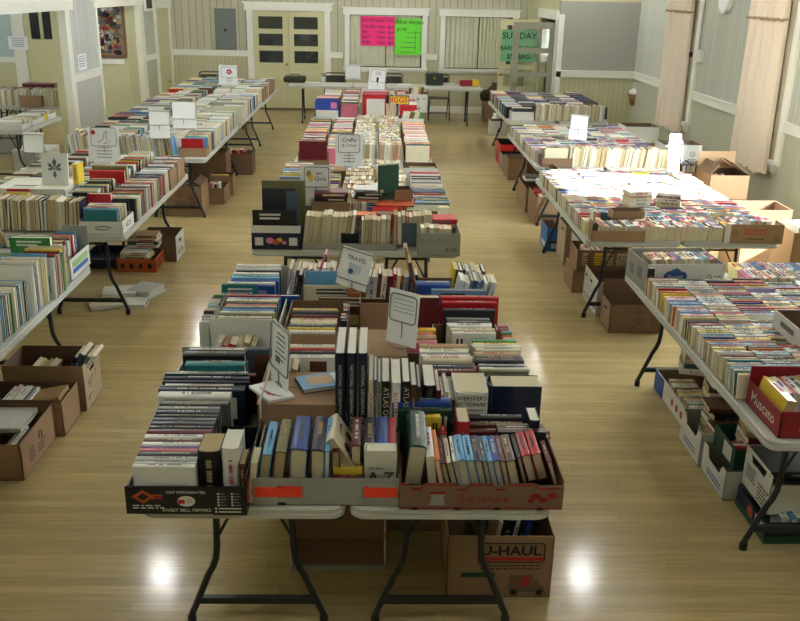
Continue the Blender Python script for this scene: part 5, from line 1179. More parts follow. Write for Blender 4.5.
o = carton(2.95, 6.70, TT, .46, .16, .15, 0, 'kraft', 'kraft_in', 'brown carton with red print at the front right of the second right pair', hh={'left': .13, 'back': .05})
q = MB(); q.box(-.235, -.19, -.082, -.0805, .0, .155, M['white_card']); q.build('white_edge', o)
emblem(o, 'front', -.15, .08, .46, .16, .022, 'ink'); scribble(o, 'front', .0, .10, .46, .16, .16, 2, 'ink_red', .028); scribble(o, 'front', .0, .03, .46, .16, .12, 1, 'ink_soft'); emblem(o, 'front', .18, .035, .46, .16, .018, 'ink')
row('flat light books in the red print carton', 2.93, 6.74, TT+.07, 0, .3, 'su', [('white', .03), ('light blue', .03), ('pink', .03), ('white', .03), ('white', .04)], h=.17, w=.1, kind='p', dirw='left', lean=-10)
stack('left cream stack in the sunlight', 2.20, 7.32, TT+.10, [('cream', .04), ('white', .03), ('cream', .035), ('tan', .02), ('white', .03)], h=.2, w=.14, kind='p', ang=10)
stack('right cream stack in the sunlight', 2.50, 7.38, TT+.10, [('cream', .03), ('cream', .03), ('white', .03), ('brown', .02)], h=.2, w=.14, kind='p', ang=-20)
o = carton(1.80, 9.0, TT, .10, .30, .13, 0, 'kraft', 'kraft_in', 'small kraft tray edge at the far left of the second right pair')
o = carton(2.02, 6.95, TT+.11, .26, .13, .07, 4, 'kraft', 'kraft_in', 'small brown open box lying on the paperbacks of the second right pair')
# third right pair
pbcols('third right pair', 1.76, 9.95, 12.05, 8, 'paper', w=.13)
row('front upright run of the third right pair', 2.12, 9.76, TT, 0, 1.15, 'up', 'pale', h=.21, w=.14, t=(.016, .03), kind='p', lean=6, dirw='left', flip=-1)
o = carton(1.98, 9.78, TT, .34, .26, .10, 0, 'kraft_dk', 'kraft_in', 'low brown tray at the front left of the third right pair')
addbook(1.98, 9.72, TT+.04, YY, XX, Z, .02, .26, .16, 'cream', '', force=True, label='old book with brownish picture cover in the low tray of the third right pair')
row('red and blue row behind the low brown tray', 1.98, 9.74, TT+.03, 90, .2, 'su', 'mixed', h=.26, w=.14)
# farthest right pair
cols(['left column', 'second column', 'third column', 'fourth column', 'fifth column', 'sixth column'], 'farthest right pair', 0, 0, 13.55, 15.7, [(2.06+.26*i, .24, 'su', 'dark' if i % 2 else 'mixed', .17, T1, 'h') for i in range(6)])
row('white front run of the farthest right pair', 2.35, 13.42, TT, 0, 1.05, 'up', 'pale', h=.23, w=.15, t=(.014, .03), dirw='left', flip=-1, lean=3)
o = carton(2.16, 13.46, TT, .34, .30, .13, 0, 'white_card', 'gray_card', 'low white carton at the front left of the farthest right pair')
row('low white carton row, farthest right pair', 2.16, 13.34, TT+.03, 90, .25, 'su', 'mixed', h=.3, w=.14)
# ================================================================== left tables
# nearest left pair: big upright magazines and books with their open edge to the aisle
def lrow(nm, x, y, L, pal, h, w, **k): row(nm, x, y, TT, 90, L, 'up', pal, h=h, w=w, **k)
lrow('outer upright run of the nearest left pair', -2.08, 4.35, .50, 'pale', .24, .17, t=(.012, .03), flip=-1, kind='h', lean=4)
lrow('outer tall upright run of the nearest left pair', -2.09, 4.86, .30, [('white', .012), ('white', .02), ('blue', .03), ('pale grey', .03), ('white', .035), ('white', .03), ('cream', .03), ('yellow', .02), ('white', .03), ('light blue', .02)], .29, .21, flip=-1, lean=3)
lrow('dark and pink run before the near left tray', -2.07, 5.14, .3, [('white', .02), ('charcoal', .02), ('white', .02), ('red', .015), ('pink', .015), ('white', .02), ('maroon', .02), ('white', .02), ('green', .02), ('yellow', .04), ('cream', .03)], .26, .23, flip=-1, lean=3)
for j, (x, pal) in enumerate(((-2.32, 'pale'), (-2.56, 'pale'), (-2.8, 'mixed'), (-3.04, 'pale'))):
    lrow(['second', 'third', 'fourth', 'fifth'][j]+' upright column of the nearest left pair', x, 4.35, 1.42, pal, .25 if j % 2 else .22, .18, t=(.012, .035), lean=4, flip=1)
addbook(-2.17, 5.10, TT+.03, YY, XX, Z, .03, .26, .23, 'light blue', '', force=True, label='pale blue and red book facing the front on the nearest left pair')
gb = addbook(-2.17, 5.40, TT+.10, YY, XX, Z, .045, .25, .22, 'green', '', force=True, page='pages_w', label='green book with a yellow top band facing the front on the nearest left pair')
addbook(-2.52, 5.62, TT+.02, YY*.8+XX*.4, XX*.8-YY*.4+Z*.4, Z*.9-XX*.4, .008, .30, .26, 'tan', '', force=True, label='orange-tan folder leaning among the books of the nearest left pair')
row('upright run in the printed white tray', -2.10, 5.66, TT+.01, 0, .0, 'up', [('maroon', .05), ('white', .02), ('white', .02), ('grey', .02), ('charcoal', .02)], h=.23, w=.17, dirw='left') if False else None
o = carton(-2.06, 5.68, TT, .17, .40, .12, 0, 'white_card', 'gray_card', 'white tray with green and blue print at the far end of the nearest left pair', hh={'back': .27, 'right': .14})
face(o, 'right', 0, .05, .17, .40, w=.30, h=.03, mt='blue_card'); M['palegreen'] = mat('pale_green_print', (150, 190, 120), .6); face(o, 'right', 0, .095, .17, .40, w=.30, h=.04, mt='palegreen')
lrow('mixed run in the printed white tray', -2.10, 5.50, .34, [('cream', .04), ('maroon', .07), ('white', .02), ('white', .02), ('brown', .03), ('pale grey', .02), ('red', .03), ('white', .03), ('brown', .03), ('light blue', .02)], .24, .14, flip=1)
lrow('far inner run of the nearest left pair', -2.30, 5.52, .3, [('white', .03), ('maroon', .02), ('charcoal', .03), ('white', .04), ('light blue', .04), ('white', .05)], .25, .16, flip=1)
# second left pair
row('cream front run of the second left pair', -3.3, 6.76, TT+.01, 0, 1.02, 'up', 'paleup', h=.245, w=.17, t=(.016, .04), lean=3, dirw='left', flip=-1)
sx_, sy_ = .33, .34
o = carton(-2.12, 6.79, TT, sx_, sy_, .105, 0, 'white_card', 'gray_card', 'low white tray with black oval logo at the corner of the second left pair')
q = MB(); q.tube([V((.02+.06*math.cos(a*.5), -sy_/2-.002, .055+.014*math.sin(a*.5))) for a in range(12)], .003, M['ink'], 4); q.build('oval_logo', o)
q = MB(); q.tube([V((sx_/2+.002, .0+.06*math.cos(a*.5), .055+.014*math.sin(a*.5))) for a in range(12)], .003, M['ink'], 4); q.build('oval_logo', o)
row('row inside the low white logo tray', -2.13, 6.67, TT+.03, 90, .29, 'su', [('teal', .03), ('light blue', .02), ('tan', .03), ('pink', .02), ('cream', .03), ('white', .03), ('cream', .04), ('white', .03)], h=.26, w=.16)
for j, (x, pal) in enumerate(((-2.08, 'mixed'), (-2.36, 'mixed'), (-2.62, 'pale'), (-2.9, 'mixed'), (-3.16, 'pale'))):
    row(['outer', 'second', 'third', 'fourth', 'fifth'][j]+' column of the second left pair', x, 7.02, TT, 90, 1.98, 'su' if j % 2 == 0 else 'up', pal, h=.25 if j % 2 == 0 else .24, w=.19, t=(.014, .04), lean=4)
    row(['outer', 'second', 'third', 'fourth', 'fifth'][j]+' column of the second left pair', x, 6.99, TT, 90, .03, 'up', [('black', .02)], h=.2, w=.15)
addbook(-2.22, 7.0, TT+.12, YY, XX, Z, .05, .18, .12, 'red', '', force=True, label='red and white book facing the front behind the logo tray')
o = carton(-2.82, 7.33, TT, .56, .44, .24, 0, 'white_card', 'gray_card', 'closed white carton carrying a picture on the second left pair', lid=True)
pc = empty('framed_print', (-2.66, 7.26, TT+.246), R(-3), 'small framed leaf print standing on the closed white carton', 'picture')
X = Matrix.Rotation(R(-8), 4, 'X'); q = MB(); q.box(-.11, .11, 0, .012, 0, .26, M['trim'], X); q.build('picture_frame', pc)
q = MB(); q.box(-.095, .095, -.002, 0, .015, .245, M['paper'], X); q.build('picture_sheet', pc)
q = MB()
for a, r in ((90, .06), (40, .05), (140, .05), (0, .04), (180, .04), (270, .05)):
    c_, s_ = math.cos(R(a)), math.sin(R(a)); q.prism([X @ V((0, -.004, .13)), X @ V((c_*r-s_*r*.3, -.004, .13+s_*r+c_*r*.3)), X @ V((c_*r*1.5, -.004, .13+s_*r*1.5)), X @ V((c_*r+s_*r*.3, -.004, .13+s_*r-c_*r*.3))], X.to_3x3() @ V((0, -.001, 0)), M['ink_gray'])
q.build('leaf_print', pc)
addbook(-2.52, 7.42, TT+.235, XX, YY, Z, .05, .14, .17, 'yellow', '', force=True, page='pages_w', label='bright yellow box-like book standing right of the framed leaf print')
addbook(-2.34, 7.72, TT+.2, YY, -Z, XX, .06, .12, .30, 'olive', '', force=True, label='lime and blue spined album lying behind the yellow book')
addbook(-2.33, 7.60, TT+.2, YY, -Z, XX, .04, .1, .30, 'red', '', force=True, label='red-spined album lying before the lime one')
row('upright front run of the third left pair', -3.42, 9.96, TT, 0, 1.15, 'up', 'paleup', h=.235, w=.16, t=(.016, .035), lean=-6, dirw='left', flip=-1)
# third, fourth and fifth left pairs
for (nm, ya, yb) in (('third left pair', 10.08, 12.2), ('fourth left pair', 12.45, 14.6), ('farthest left pair', 14.95, 17.0)):
    cols(['outer column', 'second column', 'third column', 'fourth column', 'fifth column', 'sixth column'], nm, 0, 0, ya, yb,
     [(-2.06, .24, 'su', 'pale', .2, T1, 'h'), (-2.32, .22, 'su', 'pale', .19, T1, 'h'), (-2.60, .24, 'su', 'pale', .18, T1, 'h'), (-2.86, .20, 'up', 'paleup', .23, T1, 'h'), (-3.08, .20, 'up', 'pale', .22, T1, 'h'), (-3.34, .24, 'su', 'mixed', .18, T1, 'h')])
for i, (x, y, sx_, sy_, h, lab) in enumerate(((-2.02, 8.75, .14, .30, .20, 'tan cardboard magazine file at the far edge of the second left pair, left one'), (-2.0, 8.35, .12, .28, .18, 'tan cardboard magazine file at the edge of the second left pair, nearer one'))):
    carton(x, y, TT, sx_, sy_, h, 0, 'kraft', 'kraft_in', lab, name='magazine_file')
o = carton(-2.10, 12.60, TT, .42, .40, .26, 0, 'white_card', 'gray_card', 'large pale carton near the outer edge of the fourth left pair'); M['ivory'] = mat('ivory_cardboard', (196, 192, 168), .7); o.children[0].data.materials[0] = M['ivory']
for i, y in enumerate((15.2, 15.6, 16.1, 16.5)): carton(-1.98, y, TT, .12, .3, .22, 0, 'kraft', 'kraft_in', '%s kraft file box along the outer edge of the farthest left pair' % ['nearest', 'second', 'third', 'farthest'][i], name='magazine_file')
o = carton(-2.08, 10.05, TT, .3, .2, .10, 0, 'kraft', 'kraft_in', 'kraft tray holding a red book at the near corner of the third left pair')
addbook(-2.08, 9.98, TT+.05, YY, XX, Z, .03, .24, .15, 'red', '', force=True, label='dark red book facing the front in the kraft tray of the third left pair')
tb = carton(-3.28, 10.2, TT, .40, .36, .10, 0, 'blue_card', 'gray_card', 'low slate blue tub at the left end of the third left pair', name='plastic_tub', cat='tub')
row('books inside the slate blue tub', -3.44, 10.2, TT+.03, 0, .33, 'up', 'pale', h=.22, w=.15, dirw='left', flip=-1)
# white laminator-like machine and dark thing at the far end

# ================================================================== signs
o, X = sign(345, 290, .99, .21, .17, 'tilted wire sign lettered TRAVEL over the far end of the nearest centre table', rz=-24, tilt=10, stem=.06, at=(-.135, 4.62, 1.03), lines=[('TRAVEL', .0, .125, .034, 'ink')], sheet=(-.095, .088, -.04, .178))
q = MB(); q.prism([X @ V((x, .0055, z)) for x, z in ((-.04, .10), (.04, .095), (.035, .05), (.0, .035), (-.035, .04))], X.to_3x3() @ V((0, -.0006, 0)), M['paperblue']); q.build('printed_picture', o)
q = MB(); q.prism([X @ V((-.022+.016*math.cos(a*.6), .0048, .05+.016*math.sin(a*.6))) for a in range(10)], X.to_3x3() @ V((0, -.0006, 0)), M['ink_blue']); q.build('printed_picture', o)
o, X = sign(402, 345, .935, .155, .135, 'wire sign with a tall white sheet on the closed box of the nearest centre table', rz=-38, stem=.12, at=(.125, 3.98, .935), sheet=(-.09, .088, -.115, .155), back=-6)
q = MB(); 
for k in range(4): q.box(-.06, .06, .0045, .0058, .105-.02*k, .112-.02*k, M['paperblue'], X)
q.build('printed_lines', o)
o, X = sign(285, 395, .95, .20, .20, 'wire notice seen almost edge-on over the open booklet on the closed kraft box', rz=-62, stem=.07, at=(-.415, 3.47, .945), sheet=(-.095, .095, -.085, .205), back=-4)
sign_lines(o, X, .12, .16, 6); q = MB(); q.box(-.05, .0, .0045, .0058, .03, .06, M['ink_gray'], X); q.build('printed_picture', o)
o, X = sign(312, 192, 1.0, .19, .155, 'wire sign hand-lettered Art Quiz above the tan carton of the second centre pair', at=(-.475, 6.80, 1.06), stem=.10, lines=[('Art', .02, .105, .035, 'ink'), ('Quiz', .03, .065, .045, 'ink')], sheet=(-.125, .105, -.15, .17), back=-5)
for c in (('tan', -.06, .10), ('yellow', -.045, .07)):
    q = MB(); q.prism([X @ V((c[1]+.02*math.cos(a*.7), .005, c[2]+.03*math.sin(a*.7))) for a in range(9)], X.to_3x3() @ V((0, -.0006-.0004*(c[0] == 'yellow'), 0)), BM[c[0]]); q.build('printed_picture', o)
o, X = sign(348, 168, .98, .20, .165, 'wire sign hand-lettered Crafts, far end of the second centre pair', at=(-.27, 8.30, .945), stem=.13, lines=[('Crafts', 0, .115, .055, 'ink'), ('& Other', .0, .065, .04, 'ink_gray')], sheet=(-.13, .13, -.13, .17), back=-5)
sign_lines(o, X, .12, -.03, 3, dz=.03)
o, X = sign(0, 0, .95, .26, .20, 'white blank-faced sign at the left of the farthest centre tables', at=(-.44, 15.55, .95), stem=.16, sheet=(-.13, .13, -.02, .22))
o, X = sign(0, 0, .98, .24, .20, 'white sign with a small black mark at the middle of the farthest centre tables', at=(-.02, 15.0, 1.0), stem=.12, tilt=6, sheet=(-.15, .13, -.14, .22)); sign_lines(o, X, .1, .16, 3)
q = MB(); q.box(-.02, .015, .0045, .0058, .0, .08, M['ink'], X); q.build('printed_picture', o)
o, X = sign(0, 0, .9, .21, .16, 'white double sheet sign standing among the paperbacks of the third right pair', at=(2.40, 10.6, .87), stem=.12, tilt=4, sheet=(-.11, .11, -.12, .17))
o, X = sign(0, 0, .9, .14, .22, 'narrow white sign catching the sunlight on the second right pair', at=(2.93, 8.62, .86), stem=.10, sheet=(-.06, .055, -.08, .28))
o, X = sign(0, 0, .95, .24, .17, 'white sign with red emblem and sketch, far end of the second left pair', at=(-2.60, 8.45, .93), stem=.16, sheet=(-.15, .14, -.15, .17))
q = MB(); q.prism([X @ V((-.10+x, .005, .125+z)) for x, z in ((-.028, 0), (0, -.028), (.028, 0), (0, .028))], X.to_3x3() @ V((0, -.0006, 0)), M['ink_red']); q.build('printed_picture', o)
q = MB(); q.tube([X @ V((x, .004, z)) for x, z in ((-.06, .03), (-.01, .06), (.01, .13), (.03, .14), (.02, .07), (.06, .04), (.0, .02))], .003, M['ink_gray'], 4); q.build('drawn_figure', o); sign_lines(o, X, .16, -.02, 4, dz=.03)
o, X = sign(0, 0, .95, .23, .15, 'wire sign with a blank white card on the third left pair, nearer of two', at=(-2.38, 9.75, .93), stem=.17, sheet=(-.11, .11, -.14, .16))
o, X = sign(0, 0, .95, .30, .20, 'wire sign with a wide blank white card on the third left pair, farther of two', at=(-2.30, 10.6, .95), stem=.12, sheet=(-.13, .15, -.11, .2))
o, X = sign(0, 0, .95, .27, .17, 'white sign with a red floral print on the farthest left pair', at=(-2.56, 15.6, .96), stem=.13, sheet=(-.18, .14, -.13, .20))
q = MB()
for k in range(5): q.prism([X @ V((.0+.03*math.cos(k*1.25)+.02*math.cos(a*.8), .005-.0002*k, .09+.03*math.sin(k*1.25)+.02*math.sin(a*.8))) for a in range(8)], X.to_3x3() @ V((0, -.0006, 0)), M['ink_red'])
q.build('printed_picture', o); sign_lines(o, X, .16, -.02, 3, dz=.03)
o, X = sign(0, 0, .9, .20, .18, 'white sheet propped up at the left back of the second left pair', at=(-3.42, 9.0-.15, .93), stem=.06, sheet=(-.1, .1, 0, .2))
# clutter at the far end of the left pair
for (x, y, w, d, h, m_, nm, lb, ct) in ((-3.05, 16.6, .5, .3, .10, 'gray_card', 'portable_printer', 'flat grey office machine at the far end of the left tables', 'printer'), (-2.72, 16.75, .28, .2, .18, 'blue_card', 'blue_bag', 'dark blue bag beside the grey office machine', 'bag')):
    o = empty(nm, (x, y, .95 if 0 else TT), 0, lb, ct); q = MB(); q.box(-w/2, w/2, -d/2, d/2, 0, h, M[m_]); q.build('machine_body' if ct == 'printer' else 'bag_body', o, bevel=.03)
    q = MB()
    if ct == 'printer': q.box(.1, .2, -.02, .1, h, h+.2, M['elec'])
    else: q.tube([V((-.08, 0, h-.005)), V((-.06, 0, h+.08)), V((.06, 0, h+.08)), V((.08, 0, h-.005))], .01, M['navy_card'], 6)
    q.build('paper_tray' if ct == 'printer' else 'handle', o)
# clutter by the vestibule doors
o = carton(2.42, 18.6, 0, .5, .4, .42, 0, 'kraft', 'kraft_in', 'brown carton of leftovers on the floor right of the back tables')
face(o, 'front', .1, .2, .5, .4, w=.14, h=.12, mt='gray_card', name='pale_label'); emblem(o, 'front', .1, .2, .5, .4, .04)
bg = empty('garbage_bag', (2.40, 18.6, .42), 0, 'brown and dark bundled bags heaped on the carton right of the back tables', 'bag')
q = MB(); q.lathe([(0, 0), (.16, .0), (.2, .1), (.17, .22), (.06, .32), (.08, .36), (0, .35)], (0, 0, 0), M['ink_soft'], 14); q.build('bag_body', bg, True); q = MB(); q.lathe([(0, 0), (.10, .0), (.13, .1), (.1, .2), (0, .22)], (-.18, -.02, 0), M['camo'], 12); q.build('bundle', bg, True)
o = carton(2.26, 16.85, 0, .30, .34, .26, 0, 'white_card', 'kraft_in', 'white carton with a black triangle mark under the far end of the right row')
q = MB(); q.prism([V((-.03, -.172, .06)), V((.05, -.172, .06)), V((.01, -.172, .13))], V((0, -.001, 0)), M['ink']); q.build('triangle_print', o)
bg = empty('plastic_bag', (2.28, 17.35, 0), 0, 'white plastic bag slumped on the floor at the far end of the right row', 'bag')
q = MB(); q.lathe([(0, 0), (.11, .0), (.12, .08), (.09, .2), (.04, .27), (.05, .32), (0, .3)], (0, 0, 0), M['paper'], 14); q.build('bag_body', bg, True)

# ================================================================== boxes on the floor, left
o = carton(-2.08, 5.27, 0, .50, .34, .31, 0, 'kraft', 'kraft_in', 'kraft carton marked SET 7 on the floor beside the nearest left table', side_m={'right': 'kraft_lt'}, holes=('right',)); 
face(o, 'right', .0, .155, .50, .34, w=.335, h=.306, mt='kraft_lt', name='pale_panel', t=.0006) if 0 else None
txt(o, 'SET 7', (.2515, -.02, .165), (0, 1, .12), (0, 0, 1), .075, M['ink'], bold=-.005); q = MB(); q.tube([V((.252, -.12, .06)), V((.252, -.08, .08)), V((.252, -.02, .07))], .002, M['ink'], 4); q.build('pen_line', o)
row('slanted row inside the SET 7 carton', -1.98, 5.27, .10, 0, .10, 'up', [('navy', .03), ('slate', .035), ('grey', .025), ('white', .02)], h=.30, w=.2, lean=32, dirw='left')
row('pale books inside the SET 7 carton', -2.22, 5.27, .06, 0, .15, 'up', [('cream', .03), ('white', .03), ('tan', .03), ('cream', .04)], h=.2, w=.2, lean=20, dirw='left')
o = carton(-2.10, 4.92, 0, .48, .30, .22, 0, 'kraft', 'kraft_in', 'kraft carton of white spines on the floor, middle of three by the nearest left table', flaps={'front': (.02, 0)})
row('white spine-up run in the middle left floor carton', -2.25, 4.90, .08, 0, .2, 'su', [('white', .022), ('white', .02), ('cream', .02), ('white', .022), ('white', .02), ('grey', .02), ('white', .02)], h=.24, w=.14, lean=22, dirw='left')
addbook(-1.99, 4.92, .16, Z*.97-XX*.2, YY, XX*.97+Z*.2, .03, .18, .2, 'tan', '', force=True, label='tan book with red print lying on top of the middle left floor carton')
o = carton(-2.12, 4.52, 0, .42, .52, .22, 0, 'kraft', 'kraft_in', 'dark kraft carton on the floor nearest the camera on the left', hh={'left': .22}, flaps={'left': (.12, 20)})
emblem(o, 'right', .02, .14, .42, .52, .025); scribble(o, 'right', .02, .09, .42, .52, .10, 3); scribble(o, 'right', -.12, .12, .42, .52, .06, 4)
addbook(-2.14, 4.62, .17, Z, YY, XX, .03, .26, .30, 'white', '', force=True, page='pages_w', label='white book with a bird picture on top of the nearest left floor carton')
row('slanting run in the nearest left floor carton', -2.05, 4.42, .04, 0, .12, 'su', [('olive', .02), ('white', .02), ('charcoal', .02), ('white', .02)], h=.3, w=.14, lean=25, dirw='left')
# crates under the second left pair
o = carton(-2.26, 8.165, 0, .36, .34, .13, 0, 'orange_card', 'kraft_in', 'orange printed fruit crate on the floor under the second left pair')
q = MB()
for k in range(4): q.prism([V((-.13+.085*k+.022*math.cos(a*.6), -.1715, .06+.03*math.sin(a*.6))) for a in range(10)], V((0, -.001, 0)), M['black_card'])
q.build('printed_dots', o); scribble(o, 'right', 0, .09, .36, .34, .3, 3, 'ink', .03)
row('flat books in the orange fruit crate', -2.28, 8.12, .12, 0, .07, 'fl', [('cream', .03), ('cream', .02), ('white', .02)], h=.26, w=.2, dirw='bottom'); row('far flat books in the orange fruit crate', -2.22, 8.23, .20, 0, .09, 'fl', [('white', .03), ('charcoal', .03), ('cream', .03), ('tan', .03)], h=.28, w=.2, dirw='bottom')
o = carton(-2.14, 8.54, 0, .36, .38, .25, 0, 'white_card', 'kraft_in', 'white bankers box with a hand hole on the floor behind the orange crate', holes=('right',), side_m={'front': 'kraft_dk'})
q = MB(); q.tube([V((.182, .0+.10*math.cos(a*.5), .07+.02*math.sin(a*.5))) for a in range(13)], .003, M['ink'], 4, closed=True); q.build('oval_logo', o)
for k, (x, y, w, d, n, rz) in enumerate(((-2.22, 7.30, .28, .22, 5, 15), (-2.02, 7.38, .22, .26, 4, -20), (-2.26, 7.08, .30, .22, 3, 25), (-2.05, 7.10, .2, .2, 2, 5))):
    z = 0
    for j in range(n):
        t = random.uniform(.008, .02); o = empty('magazine', (x+random.uniform(-.01, .01), y+random.uniform(-.01, .01), z), R(rz+random.uniform(-6, 6)), 'loose magazine, %s of the %s floor pile under the second left pair' % (ordinal(j+1)+' from bottom', ['far left', 'far right', 'near left', 'near right'][k]), 'magazine', 'magazines piled on the floor')
        q = MB(); q.box(-w/2, w/2, -d/2, d/2, t-.0008, t, random.choice([BM['white'], BM['pale grey'], BM['slate'], BM['charcoal'], BM['cream']])); q.box(-w/2, w/2, -d/2, d/2, 0, .0008, BM['white']); q.build('cover', o)
        q = MB(); q.box(-w/2+.001, w/2-.001, -d/2+.001, d/2-.001, .0008, t-.0008, M['pages_w']); q.build('page_block', o)
        z += t
tb = empty('storage_tray', (-2.62, 8.35, 0), 0, 'low navy tray on the floor left of the orange crate', 'tray'); q = MB()
q.box(-.2, .2, -.25, .25, 0, .01, M['navy_card']); q.box(-.2, -.19, -.25, .25, 0, .09, M['navy_card']); q.box(.19, .2, -.25, .25, 0, .09, M['navy_card']); q.box(-.2, .2, -.25, -.24, 0, .09, M['navy_card']); q.box(-.2, .2, .24, .25, 0, .09, M['navy_card']); q.build('tray_body', tb)
# under the third left pair and further
o = carton(-2.26, 10.38, 0, .42, .44, .36, 0, 'kraft', 'kraft_in', 'brown carton of dark books on the floor under the third left pair', flaps={'right': (.1, -60)}); emblem(o, 'front', -.05, .26, .42, .44, .035); scribble(o, 'front', -.05, .17, .42, .44, .1, 4); scribble(o, 'front', .1, .24, .42, .44, .06, 6)
row('dark books in the carton under third left pair', -2.42, 10.38, .14, 0, .33, 'up', 'dark', h=.2, w=.2, dirw='left')
o = carton(-2.02, 11.0, 0, .24, .40, .2, 0, 'kraft', 'kraft_in', 'small kraft tray of pink books on the floor behind the brown carton')
row('pink and white books in the kraft floor tray', -2.1, 11.0, .04, 0, .17, 'up', [('pink', .03), ('white', .03), ('maroon', .03), ('white', .03)], h=.19, w=.14, dirw='left')
o = carton(-2.24, 11.75, 0, .50, .40, .50, 0, 'kraft_dk', 'kraft_in', 'large dark brown carton on the floor under the third left pair'); 
o = carton(-2.02, 11.42, 0, .30, .24, .26, 0, 'kraft', 'kraft_in', 'small kraft box topped by a yellow packet before the large dark carton'); addbook(-2.06, 11.42, .20, Z, YY, XX, .03, .18, .22, 'yellow', '', force=True, label='yellow packet on the small kraft box on the floor')
o = carton(-2.0, 12.80, 0, .40, .34, .3, 0, 'kraft_dk', 'kraft_in', 'brown carton holding red and cream books, farthest floor box of the left row')
row('red and cream farthest left floor carton', -2.15, 12.80, .08, 0, .33, 'up', [('cream', .05), ('red', .04), ('red', .04), ('cream', .03), ('red', .05), ('brown', .03)], h=.26, w=.2, dirw='left')
# ================================================================== boxes on the floor, right
o = carton(1.84, 9.06, 0, .13, .36, .25, 0, 'blue_card', 'kraft_in', 'narrow bright blue carton on the floor of the right aisle', side_m={'right': 'kraft'}); face(o, 'front', .02, .06, .13, .36, w=.07, h=.06, mt='white_card'); face(o, 'left', .0, .05, .13, .36, w=.2, h=.05, mt='white_card')
o = carton(2.06, 8.58, 0, .40, .38, .40, 0, 'kraft', 'kraft_in', 'tall brown carton on the floor right of the bright blue one', holes=('left',), side_m={'left': 'kraft_lt'})
o = carton(2.12, 8.17, 0, .42, .36, .36, 0, 'white_card', 'kraft_in', 'white carton on the floor between two brown ones in the right aisle', holes=('left',)); 
o = carton(1.93, 7.72, 0, .32, .36, .22, 0, 'kraft', 'kraft_in', 'lower brown carton of a stack of two in the right aisle', lid=True)
sx_, sy_ = .50, .32
o = carton(2.02, 7.60, .23, sx_, sy_, .20, 0, 'kraft_dk', 'kraft_in', 'upper brown carton with pale labels, on the stack in the right aisle', side_m={'left': 'kraft'})
for u, w in ((-.18, .06), (-.06, .09), (.04, .07), (.15, .12)): face(o, 'front', u, .12, sx_, sy_, w=w*.8, h=.11, mt='kraft_lt' if u != -.06 else 'yellow'); scribble(o, 'front', u, .14, sx_, sy_, w*.6, 4, 'ink', .022)
row('upper brown carton row of the aisle stack', 1.85, 7.60, .30, 0, .35, 'su', [('white', .06), ('charcoal', .02), ('white', .05), ('white', .04), ('maroon', .03), ('brown', .04), ('red', .03)], h=.24, w=.1, dirw='left')
sx_, sy_ = .38, .50
o = carton(2.04, 7.20, 0, sx_, sy_, .30, 0, 'white_card', 'kraft_in', 'white bankers box with two hand holes on the floor of the right aisle', holes=('left',))
q = MB(); q.tube([V((-.192, .12+.08*math.cos(a*.5), .06+.02*math.sin(a*.5))) for a in range(13)], .003, M['ink'], 4, closed=True); q.tube([V((-.192, -.17+.05*math.cos(a*.5), .06+.02*math.sin(a*.5))) for a in range(13)], .003, M['ink'], 4, closed=True); q.box(-.1915, -.1905, -.24, .24, .14, .142, M['ink_gray']); q.box(-.1915, -.1905, .14, .20, .22, .24, M['ink']); q.build('printed_lines', o)
sx_, sy_ = .44, .30
o = carton(2.08, 6.70, 0, sx_, sy_, .24, 0, 'kraft_dk', 'kraft_in', 'open brown carton nearest the camera in the right aisle, before the bankers box', side_m={'left': 'kraft'}, holes=('left',), flaps={'back': (.13, -12)})
emblem(o, 'front', .02, .185, sx_, sy_, .022); scribble(o, 'front', .02, .12, sx_, sy_, .08, 3); scribble(o, 'front', -.03, .05, sx_, sy_, .05, 1); scribble(o, 'front', .14, .15, sx_, sy_, .05, 5)
o = carton(2.02, 10.25, 0, .36, .56, .33, 0, 'kraft', 'kraft_in', 'kraft carton with pink and red books on the floor under the third right pair')
row('pink and red books in the kraft floor carton', 1.88, 10.12, .10, 0, .28, 'up', [('red', .06), ('pink', .05), ('white', .05), ('maroon', .06)], h=.22, w=.2, dirw='left')
stack('red flat pair in the kraft floor carton', 2.0, 10.40, .26, [('maroon', .03), ('red', .03)], h=.26, w=.2)
o = carton(2.00, 10.92, 0, .36, .70, .30, 0, 'kraft', 'kraft_in', 'kraft carton behind the pink book carton under the third right pair')
stack('white flat pair on a kraft floor carton', 2.02, 11.1, .305, [('white', .03), ('grey', .02)], h=.3, w=.22)
o = carton(2.24, 12.1, 0, .42, .42, .40, 0, 'kraft_dk', 'kraft_in', 'brown carton between the third and the farthest right pair', lid=True)
o = carton(2.05, 12.75, 0, .36, .44, .30, 0, 'kraft', 'kraft_in', 'kraft carton on the floor near the red crate on the right')
o = carton(2.10, 13.9, 0, .40, .46, .32, 0, 'red_card', 'black_card', 'red and dark crate on the floor at the far right row', hh={'right': .32}); M['brightred'] = mat('bright_red_plastic', (214, 50, 44), .4); o.children[0].data.materials[0] = M['brightred']
o = carton(2.06, 13.38, 0, .36, .36, .24, 0, 'gray_card', 'black_card', 'grey crate in front of the bright red one at the far right row')
# white carton with green mark under the second right pair
o = carton(2.18, 9.35, 0, .34, .24, .42, 0, 'white_card', 'kraft_in', 'white carton behind the bright blue one under the second right pair'); scribble(o, 'front', -.05, .3, .34, .24, .1, 5, 'ink_gray', .03)
